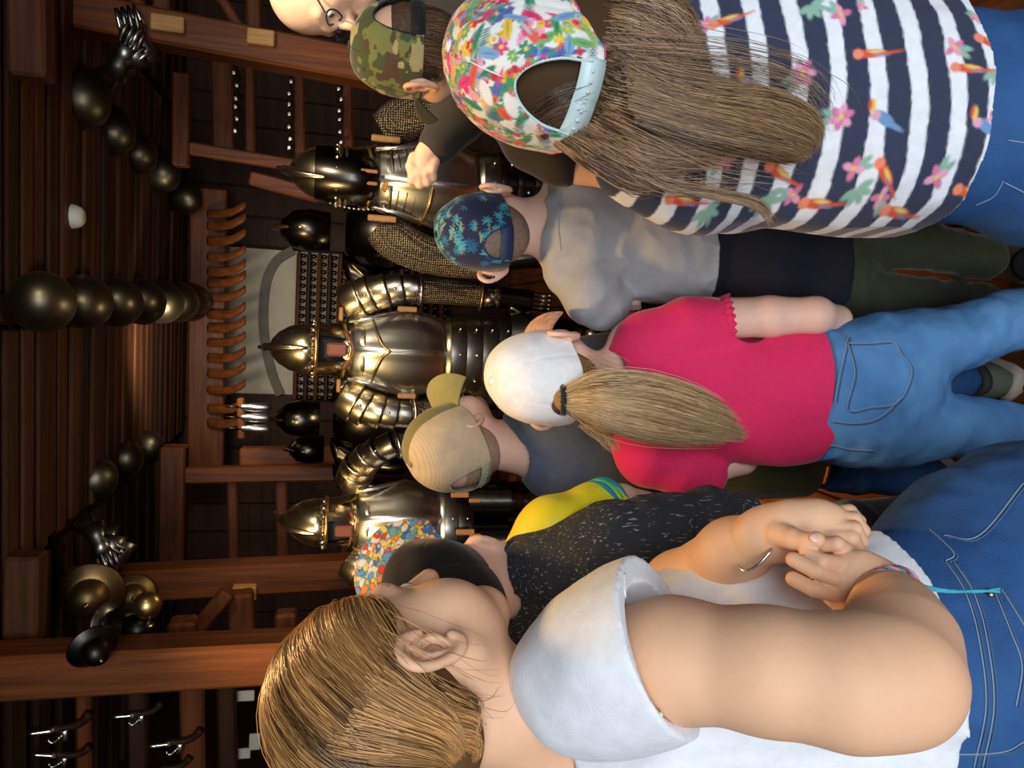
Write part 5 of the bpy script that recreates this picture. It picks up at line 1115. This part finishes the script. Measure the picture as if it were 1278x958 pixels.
for p_ in ([(1058, 428), (1086, 428), (1114, 427), (1126, 444), (1137, 461), (1128, 490), (1114, 504), (1086, 508), (1057, 510), (1066, 465), (1058, 428)], [(1037, 525), (1065, 528), (1089, 524), (1108, 512), (1123, 496)], [(1022, 572), (1035, 556), (1060, 560), (1089, 562)], [(1042, 500), (1047, 470), (1058, 420)]): drape(jn, 'stitching', p_, BJ, None, .0013, M_stitch, lift=.0006, n=90); drape(jn, 'seam', [(x+3, y+2) for x, y in p_], BJ, None, .0014, M_seam, lift=.0002, n=90)
for a in kn: wv = W(a); shoe(pr_, (wv[0]+.03, wv[1]+.2, 0), (wv[0], wv[1]-.03, 0), M_shoe)
cap(pr_, hR, frR, sR*1.03, fabric('white_twill', (.93, .94, .96), b=.3), None, open_=(20, 22), z0=.006, brim=mat('floral_brim', (.80, .55, .45), .7, dark=(.55, .35, .35), vscale=60), tilt=4, size=(.088, .106, .124))
YD, YL_ = (.20, .105, .034), (.90, .66, .36)
S = Soft(.004); S.ell(hR+frR@np.array((0, -.016, .022))*sR, np.array((.0775, .097, .082))*sR, .01, False, frR); S.ell(hR+frR@np.array((0, -.045, -.04))*sR, np.array((.058, .05, .05))*sR, .03, False, frR); S.ell(hR+frR@np.array((0, .12, -.03)), (.13, .075, .12), .01, True, frR)
hs, hv, hf = to_mesh(S, 'hair', M_scalp, pr_, col=lambda w, v, f: np.tile(np.array((.22, .13, .05)), (len(w), 1)))
S = Soft(.007); S.chain([(706, 499, 1.335, 16), (760, 503, 1.325, 36), (830, 513, 1.33, 34), (890, 530, 1.345, 18), (920, 542, 1.35, 8)], .01, ax=(0, 0, 1), sc=.5); pt, _, _ = to_mesh(S, 'ponytail', M_scalp, pr_, col=lambda w, v, f: np.tile(np.array((.30, .19, .08)), (len(w), 1)))
guided(pt, 'ponytail_strands', [[(700, 492, 1.335), (740, 470, 1.315), (800, 466, 1.31), (870, 486, 1.325), (905, 505, 1.34)], [(702, 497, 1.33), (750, 488, 1.30), (820, 496, 1.30), (890, 520, 1.32), (930, 538, 1.345)], [(704, 502, 1.33), (750, 508, 1.30), (820, 520, 1.30), (880, 535, 1.325), (935, 545, 1.345)], [(704, 506, 1.335), (740, 525, 1.315), (800, 545, 1.31), (860, 552, 1.325), (900, 550, 1.34)]], 3800, .00055, .0045, YD, YL_, K=10, jitter=.004)
guided(pr_, 'loose_strands', [[(735, 520, 1.38), (755, 535, 1.37), (775, 555, 1.37)], [(725, 530, 1.39), (750, 545, 1.38), (770, 570, 1.38)], [(735, 440, 1.40), (760, 445, 1.38), (790, 452, 1.37)]], 220, .0005, .006, YD, YL_, K=12)
tc0 = C(703, 499, 1.338); mk('hair_band', *tube([W(tc0+np.array((.022*cos(t), .004*sin(t)*0, .018*sin(t)))) for t in np.linspace(0, 2*pi, 13)[:-1]], .006, 30, 8, True), M_dark, pr_)
# ============ boy in the tan cap
pt_ = root('person', P(1190, 540, 1.72)*np.array((1, 1, 0)), 'boy in slate blue t-shirt and tan mesh cap with olive peak, head tipped back', 'person', GR)
hT = C(575, 550, 1.68); frT = frame_of((.70, .50, .50), (-.26, .8, -.54)); sT = .95
S = Soft(.0042); head(S, hT, frT, sT, 1.3, .96)
S.chain([(608, 553, 1.69, 30), (662, 560, 1.71, 34)], .02); S.chain([(690, 470, 1.72, 32), (690, 590, 1.72, 32)], .03); S.chain([(700, 535, 1.73, 62), (850, 540, 1.72, 56), (1050, 548, 1.72, 56)], .03, ax=(0, 0, 1), sc=.62)
S.chain([(690, 590, 1.72, 25), (770, 590, 1.74, 22), (830, 570, 1.84, 18), (800, 540, 1.92, 14)], .012); S.chain([(700, 455, 1.72, 25), (790, 440, 1.78, 21), (830, 460, 1.88, 17), (810, 500, 1.92, 14)], .012)
for q in range(4): S.chain([(798-q*4, 536, 1.93, 5), (796-q*4, 524, 1.94, 4.5)], .003); S.chain([(808-q*4, 504, 1.93, 5), (806-q*4, 516, 1.95, 4.5)], .003)
S.cut(Cw(0, 0, .5), WD); to_mesh(S, 'body', M_skin2, pt_); eyes(pt_, hT, frT, sT)
S = Soft(.0042); S.chain([(690, 470, 1.70, 40), (676, 545, 1.70, 40), (690, 585, 1.70, 38)], .04, ax=(0, 0, 1), sc=.85); S.chain([(720, 535, 1.70, 80), (800, 538, 1.70, 74), (900, 540, 1.70, 70)], .04, ax=(0, 0, 1), sc=.66); S.chain([(690, 580, 1.70, 38), (750, 588, 1.72, 34), (790, 585, 1.74, 30)], .02); S.chain([(700, 458, 1.70, 36), (770, 443, 1.74, 30)], .02); S.chain([(605, 552, 1.69, 28), (652, 562, 1.69, 34)], .006, True)
to_mesh(S, 't_shirt', M_blue_tee, pt_, fold=[(.005, 8, 2, (1, 1, .6))])
S = Soft(.005); S.chain([(850, 548, 1.70, 64), (930, 552, 1.70, 66), (1060, 552, 1.70, 66)], .04, ax=(0, 0, 1), sc=.72); S.cut(C(1040, 560, 1.64), WD+np.array((-.12, 0, 0))); S.cut(C(838, 560, 1.64), -WD)
ja, jaw, jaf = to_mesh(S, 'tied_jacket', M_olive_j, pt_, fold=[(.008, 9, 6, (1, 1, .5))]); BA = bvh(jaw, jaf); drape(ja, 'orange_trim', [(1008, 622), (1018, 616), (1026, 606), (1031, 594), (1034, 582)], BA, None, .004, M_orange, lift=.001, n=30)
S = Soft(.0055); S.chain([(1020, 552, 1.71, 60), (1060, 552, 1.71, 56)], .03, ax=(0, 0, 1), sc=.72); S.chain([(1060, 582, 1.71, 34), (1110, 588, 1.72, 28), (1158, 596, 1.74, 25)], .02); S.chain([(1060, 512, 1.71, 34), (1120, 495, 1.72, 28), (1195, 474, 1.70, 25)], .02); S.cut(C(1030, 560, 1.7), -WD)
to_mesh(S, 'jeans', M_denim, pt_, fold=[(.004, 20, 1, (1, 1, 2))])
M_boot = mat('grey_green_boot', (.12, .14, .11), .7, var=.3, vscale=30)
for x, y in ((1168, 602), (1218, 472)): w0 = onZ(x, y, .05); shoe(pt_, (w0[0]+.05, w0[1]+.13, 0), (w0[0]-.01, w0[1]-.08, 0), M_boot, 1.05)
S = Soft(.004); S.ell(hT+frT@np.array((0, -.014, .020))*sT, np.array((.0765, .098, .082))*sT, .01, False, frT); S.ell(hT+frT@np.array((0, -.045, -.035))*sT, np.array((.056, .05, .052))*sT, .03, False, frT); S.ell(hT+frT@np.array((0, .12, -.03)), (.13, .085, .12), .01, True, frT)
to_mesh(S, 'hair', mat('sandy_hair', (.46, .32, .23), .7, var=.35, vscale=150, bump=.8, bscale=300, spec=.2), pt_)
def mesh_mat():
    m = mat('tan_mesh', (.62, .49, .33), .8); nt = m.node_tree; N, L = nt.nodes, nt.links; b = N['Principled BSDF']
    tc = N.new('ShaderNodeTexCoord'); wv = N.new('ShaderNodeTexWave'); wv.inputs['Scale'].default_value = 85; wv.inputs['Distortion'].default_value = 1; wv.bands_direction = 'Z'; L.new(tc.outputs['Object'], wv.inputs['Vector'])
    r = N.new('ShaderNodeValToRGB'); r.color_ramp.elements[0].color = (.30, .22, .13, 1); r.color_ramp.elements[1].color = (.74, .60, .42, 1); r.color_ramp.elements[0].position = .2; L.new(wv.outputs['Fac'], r.inputs[0]); L.new(r.outputs[0], b.inputs['Base Color'])
    bp = N.new('ShaderNodeBump'); bp.inputs['Strength'].default_value = .6; bp.inputs['Distance'].default_value = .001; L.new(wv.outputs['Fac'], bp.inputs['Height']); L.new(bp.outputs[0], b.inputs['Normal']); return m
M_mesh = mesh_mat(); M_olcap = fabric('olive_twill', (.26, .24, .09), b=.3); M_tan = fabric('tan_twill', (.60, .46, .30), b=.3)
def front_back(TH, EL, V): 
    c = np.tile((.62, .49, .33), (len(V), 1)); c = c*(.93+.07*np.sin(V[:, 2:3]*2*pi/.006)); c[np.abs(TH) < pi/3-.02] = (.22, .20, .07); return c
cap(pt_, hT, frT, sT*1.02, M_print, front_back, open_=(30, 38), brim=M_olcap, strap=mat('sage_strap', (.36, .40, .26), .6), tilt=3, size=(.087, .106, .124), brim_len=.078, button=M_olcap, seam=M_tan)
# ============ child in the cartoon cap with dark speckled jacket
pk = root('person', P(1130, 660, 1.35)*np.array((1, 1, 0)), 'child in multicoloured cap with black back, charcoal flecked jacket over yellow jersey', 'person', GR)
hK = C(557, 743, 1.17); frK = frame_of((.30, .79, .53), (.45, .32, -.75)); sK = .96
S = Soft(.0038); head(S, hK, frK, sK)
S.chain([(590, 728, 1.18, 46), (650, 735, 1.19, 48)], .02); S.chain([(690, 680, 1.2, 46), (700, 780, 1.2, 46)], .03); S.chain([(700, 735, 1.21, 80), (900, 720, 1.22, 76), (1000, 710, 1.23, 76)], .03, ax=(0, 0, 1), sc=.65)
S.chain([(700, 770, 1.2, 36), (800, 700, 1.16, 32), (890, 650, 1.17, 24), (925, 636, 1.19, 17)], .012); S.chain([(690, 670, 1.2, 36), (745, 632, 1.24, 26), (775, 625, 1.30, 20), (850, 640, 1.42, 16)], .012)
S.chain([(922, 638, 1.19, 16), (936, 634, 1.195, 13)], .006)
for q in range(4): S.chain([(934, 628+q*5, 1.19, 6), (946, 630+q*4.5, 1.19, 5.2), (952, 634+q*4, 1.20, 4.6)], .003); S.chain([(852+q*4, 644, 1.43, 6), (856+q*4, 654, 1.44, 5)], .003)
S.chain([(926, 642, 1.185, 7), (938, 648, 1.18, 6)], .004)
S.cut(Cw(0, 0, .5), WD); to_mesh(S, 'body', M_skin2, pk); eyes(pk, hK, frK, sK)
def flecks(w, v, f): return np.tile((.022, .024, .028), (len(w), 1))
def fleck_mat():
    m = mat('flecked_jersey', (.02, .022, .026), .9, bump=.3, bscale=400); nt = m.node_tree; N, L = nt.nodes, nt.links; b = N['Principled BSDF']
    tc = N.new('ShaderNodeTexCoord'); mp = N.new('ShaderNodeMapping'); mp.inputs['Scale'].default_value = (1, 1, .13); mp.inputs['Rotation'].default_value = (.3, .5, 0); L.new(tc.outputs['Object'], mp.inputs[0])
    n_ = N.new('ShaderNodeTexNoise'); n_.inputs['Scale'].default_value = 330; n_.inputs['Detail'].default_value = 1; L.new(mp.outputs[0], n_.inputs['Vector'])
    r = N.new('ShaderNodeValToRGB'); r.color_ramp.elements[0].position = .63; r.color_ramp.elements[0].color = (.028, .031, .037, 1); r.color_ramp.elements[1].position = .72; r.color_ramp.elements[1].color = (.30, .31, .33, 1); L.new(n_.outputs['Fac'], r.inputs[0]); L.new(r.outputs[0], b.inputs['Base Color']); return m
M_fleck = fleck_mat()
S = Soft(.0036); S.chain([(700, 740, 1.18, 84), (800, 740, 1.19, 86), (950, 735, 1.20, 80)], .04, ax=(0, 0, 1), sc=.7); S.chain([(672, 700, 1.18, 34), (680, 780, 1.18, 46)], .03)
S.chain([(700, 715, 1.15, 52), (760, 686, 1.13, 52), (830, 664, 1.135, 46), (885, 650, 1.16, 36), (926, 640, 1.185, 26)], .02); S.chain([(590, 728, 1.17, 46), (645, 735, 1.18, 50)], .006, True); S.chain([(915, 640, 1.18, 18), (940, 636, 1.19, 22)], .003, True)
to_mesh(S, 'jacket', M_fleck, pk, fold=[(.006, 9, 3, (1, 1, .7)), (.003, 22, 8, (1, .7, 1), True)])
S = Soft(.0036); S.chain([(668, 690, 1.19, 38), (690, 662, 1.20, 42), (740, 640, 1.235, 37), (775, 623, 1.27, 35)], .02); S.chain([(700, 690, 1.22, 60), (820, 690, 1.24, 60)], .03); cutp = C(758, 630, 1.255); S.cut(cutp, C(768, 624, 1.275)-C(735, 641, 1.225))
to_mesh(S, 'jersey', M_yellow, pk, fold=[(.004, 14, 3)])
for j_, (dd, mm) in enumerate(((0, M_teal), (.012, M_green), (.022, M_teal))):
    ax_ = C(768, 624, 1.275)-C(735, 641, 1.225); ax_ /= np.linalg.norm(ax_); u_ = np.cross(ax_, (0, 0, 1.)); u_ /= np.linalg.norm(u_); w_ = np.cross(ax_, u_)
    mk('cuff_band', *tube([W(cutp+ax_*(dd-.024)+.0425*(u_*cos(t)+w_*sin(t))) for t in np.linspace(0, 2*pi, 13)[:-1]], .0065, 40, 8, True), mm, pk)
mk('collar_trim', *tube([P(628, 716, 1.15), P(640, 703, 1.16), P(652, 690, 1.18), P(650, 670, 1.21)], .006, 24, 8), M_green, pk)
S = Soft(.009); S.chain([(940, 720, 1.22, 78), (1020, 715, 1.24, 74)], .03, ax=(0, 0, 1), sc=.7); S.chain([(1010, 690, 1.24, 52), (1060, 660, 1.45, 34), (1112, 646, 1.66, 26)], .02); w0 = W(C(1010, 750, 1.24)); S.cone(C(1010, 750, 1.24), Cw(w0[0], w0[1]+.05, .08), .07, .05, .02)
to_mesh(S, 'trousers', M_black_c, pk); w0 = onZ(1138, 630, .05); shoe(pk, (w0[0]+.02, w0[1]+.06, 0), (w0[0]-.06, w0[1]-.10, 0), mat('yellow_black_shoe', (.45, .36, .12), .6, dark=(.05, .05, .05), vscale=40), 1.0); w1 = W(C(1010, 750, 1.24)); shoe(pk, (w1[0]+.06, w1[1]+.22, 0), (w1[0], w1[1], 0), M_shoe)
cap(pk, hK, frK, sK*.94, M_black_c, None, open_=None, brim=M_print, brim_paint=paint_comic, tilt=3, size=(.086, .106, .122), eyelets=False, seam=M_black_c, brim_len=.112, brim_curve=.10)
# ============ boy in the camouflage cap
pc = root('person', P(1150, 90, 1.62)*np.array((1, 1, 0)), 'boy in camouflage cap and dark long-sleeved top, half hidden behind the striped girl', 'person', GR)
hC = C(520, 68, 1.52); frC = frame_of((-.34, .14, .93), (.0, .97, -.2)); sC = .93
S = Soft(.0042); head(S, hC, frC, sC)
S.chain([(545, 62, 1.53, 32), (605, 66, 1.55, 35)], .02); S.chain([(625, 10, 1.56, 36), (630, 130, 1.56, 36)], .03); S.chain([(640, 70, 1.57, 66), (800, 80, 1.58, 62), (960, 85, 1.6, 62)], .03, ax=(0, 0, 1), sc=.62)
S.chain([(630, 135, 1.56, 28), (660, 180, 1.52, 25), (700, 205, 1.48, 23), (760, 215, 1.46, 19), (800, 215, 1.46, 15)], .012); S.chain([(630, 0, 1.56, 28), (740, -20, 1.58, 24), (830, 0, 1.62, 18)], .012)
for q in range(4): S.chain([(806, 208+q*5, 1.46, 6), (824, 208+q*5, 1.46, 5)], .003); S.chain([(836, -8+q*5, 1.63, 6), (850, -8+q*5, 1.64, 5)], .003)
S.cut(Cw(0, 0, .5), WD); to_mesh(S, 'body', M_skin, pc); eyes(pc, hC, frC, sC)
S = Soft(.006); S.chain([(625, 20, 1.55, 42), (618, 66, 1.55, 42), (628, 125, 1.55, 42)], .04, ax=(0, 0, 1), sc=.85); S.chain([(650, 70, 1.56, 74), (800, 80, 1.57, 70), (960, 85, 1.58, 68)], .04, ax=(0, 0, 1), sc=.68)
S.chain([(630, 130, 1.55, 36), (662, 178, 1.515, 33), (700, 203, 1.48, 31)], .02); S.chain([(630, 4, 1.55, 36), (740, -20, 1.57, 30)], .02); S.chain([(545, 62, 1.53, 34), (600, 66, 1.53, 38)], .006, True); S.cut(C(704, 205, 1.48), C(704, 206, 1.48)-C(670, 184, 1.51)) if 0 else None
M_drab = fabric('dark_brown_jersey', (.035, .028, .022)); to_mesh(S, 'long_sleeved_top', M_drab, pc, fold=[(.005, 9, 4, (1, 1, .6))])
S = Soft(.012); S.chain([(930, 85, 1.59, 66), (1000, 88, 1.6, 62)], .03, ax=(0, 0, 1), sc=.72); w0 = W(C(990, 60, 1.6)); w1 = W(C(990, 116, 1.6)); S.cone(C(990, 60, 1.6), Cw(w0[0], w0[1], .06), .07, .05, .02); S.cone(C(990, 116, 1.6), Cw(w1[0], w1[1], .06), .07, .05, .02); to_mesh(S, 'trousers', M_navy, pc)
for wv in (w0, w1): shoe(pc, (wv[0]-.03, wv[1]+.17, 0), (wv[0], wv[1]-.05, 0), M_shoe)
S = Soft(.004); S.ell(hC+frC@np.array((0, -.016, .018))*sC, np.array((.078, .099, .083))*sC, .01, False, frC); S.ell(hC+frC@np.array((0, -.048, -.042))*sC, np.array((.060, .05, .052))*sC, .03, False, frC); S.ell(hC+frC@np.array((0, .12, -.03)), (.13, .08, .12), .01, True, frC)
hs, hv, hf = to_mesh(S, 'hair', mat('brown_hair', (.11, .06, .03), .6, var=.5, vscale=120, bump=.8, bscale=250, spec=.3), pc); BC = bvh(hv, hf)
guided(pc, 'hair_strands', draped(BC, [[(520, 10, 1.45), (545, 12, 1.45), (568, 25, 1.46)], [(515, 40, 1.43), (540, 45, 1.44), (568, 55, 1.46)], [(515, 70, 1.43), (540, 75, 1.44), (566, 78, 1.46)], [(520, 98, 1.45), (540, 100, 1.45), (560, 98, 1.47)]], .003), 700, .0006, .003, (.06, .03, .014), (.22, .12, .06), K=12, jitter=.002)
cap(pc, hC, frC, sC*1.02, M_print, paint_camo, open_=(32, 42), brim=mat('dark_camo_brim', (.03, .035, .02), .8), strap=M_black_c, seam=M_drab, tilt=3, size=(.086, .106, .124))
# ============ man in glasses pointing at the armour
pm = root('person', P(1000, -60, 1.95)*np.array((1, 1, 0)), 'grey haired balding man in glasses, dark sleeve, hand pointing at the mail-sleeved armour', 'person', GR)
hM = C(400, -10, 1.80); frM = frame_of((-.80, -.45, -.10), (-.42, 1, .05)); sM = 1.0
S = Soft(.005); head(S, hM, frM, sM)
S.chain([(420, -30, 1.84, 32), (490, -45, 1.9, 34)], .02); S.chain([(520, -100, 1.92, 36), (530, 50, 1.92, 36)], .03); S.chain([(560, -20, 1.94, 90), (900, -20, 1.96, 84)], .03, ax=(0, 0, 1), sc=.62)
S.chain([(530, 50, 1.92, 34), (590, 110, 1.88, 29), (575, 140, 1.86, 26), (545, 180, 1.84, 17), (534, 192, 1.835, 14)], .015); S.chain([(530, -100, 1.92, 34), (680, -120, 1.94, 28), (800, -110, 1.9, 20), (840, -105, 1.9, 15)], .015)
S.chain([(534, 192, 1.835, 16), (528, 208, 1.83, 16)], .008)
for q, (x0, y0, x1, y1) in enumerate(((515, 208, 514, 226), (522, 214, 524, 231), (531, 214, 533, 228), (539, 210, 540, 222))): S.chain([(x0+4, y0-8, 1.82, 6.5), (x0, y0+2, 1.81, 6.3), (x1, y1, 1.82, 5.6), (x1+2, y1-4, 1.83, 5)], .003)
S.chain([(516, 196, 1.82, 6.5), (512, 208, 1.81, 6), (516, 220, 1.81, 5)], .004)
for q in range(4): S.chain([(848, -112+q*6, 1.9, 6.5), (872, -112+q*6, 1.9, 5.5)], .003)
S.cut(Cw(0, 0, .5), WD); to_mesh(S, 'body', M_skin, pm); eyes(pm, hM, frM, sM)
S = Soft(.009); S.chain([(515, -90, 1.93, 44), (515, 30, 1.93, 44)], .04); S.chain([(560, -20, 1.95, 100), (900, -20, 1.97, 92)], .04, ax=(0, 0, 1), sc=.68); S.chain([(530, 50, 1.92, 44), (592, 110, 1.88, 38), (576, 142, 1.86, 34), (548, 180, 1.845, 25)], .02); S.chain([(530, -100, 1.92, 44), (680, -120, 1.94, 36), (800, -110, 1.9, 26)], .02); S.chain([(420, -30, 1.85, 40), (480, -45, 1.88, 40)], .006, True)
to_mesh(S, 'dark_jumper', M_drab, pm, fold=[(.006, 9, 2, (1, 1, .6))])
S = Soft(.012); S.chain([(880, -20, 1.97, 90), (960, -20, 1.98, 86)], .03, ax=(0, 0, 1), sc=.72); w0 = W(C(960, -60, 1.98)); w1 = W(C(960, 20, 1.98)); S.cone(C(960, -60, 1.98), Cw(w0[0], w0[1], .06), .09, .06, .02); S.cone(C(960, 20, 1.98), Cw(w1[0], w1[1], .06), .09, .06, .02); to_mesh(S, 'trousers', M_navy, pm)
for wv in (w0, w1): shoe(pm, (wv[0]-.2, wv[1]-.03, 0), (wv[0]+.05, wv[1], 0), M_shoe, 1.1)
S = Soft(.004); S.ell(hM+frM@np.array((0, -.030, .010)), (.080, .088, .072), .01, False, frM); S.ell(hM+frM@np.array((0, .10, .02)), (.14, .075, .13), .01, True, frM); S.ell(hM+frM@np.array((0, -.01, .11)), (.06, .08, .05), .01, True, frM); to_mesh(S, 'hair', mat('grey_hair', (.26, .23, .20), .7, var=.4, vscale=150, bump=.8, bscale=300), pm)
def LM(p): return W(hM+frM@np.asarray(p, float))
gl = mk('glasses', *tube([LM((-.078, -.0, .012)), LM((-.076, .05, .014)), LM((-.068, .098, .014))], .0022, 16, 6), M_dark, pm)
for sx in (-1, 1): mk('lens_rim', *tube([LM((sx*.034+.026*cos(t), .104-.012*abs(cos(t)), .003+.018*sin(t))) for t in np.linspace(0, 2*pi, 13)[:-1]], .0022, 36, 6, True), M_dark, gl)
mk('bridge', *tube([LM((-.010, .106, .006)), LM((0, .110, .009)), LM((.010, .106, .006))], .002, 10, 6), M_dark, gl); mk('temple', *tube([LM((.078, -.0, .012)), LM((.076, .05, .014)), LM((.068, .098, .014))], .0022, 16, 6), M_dark, gl)
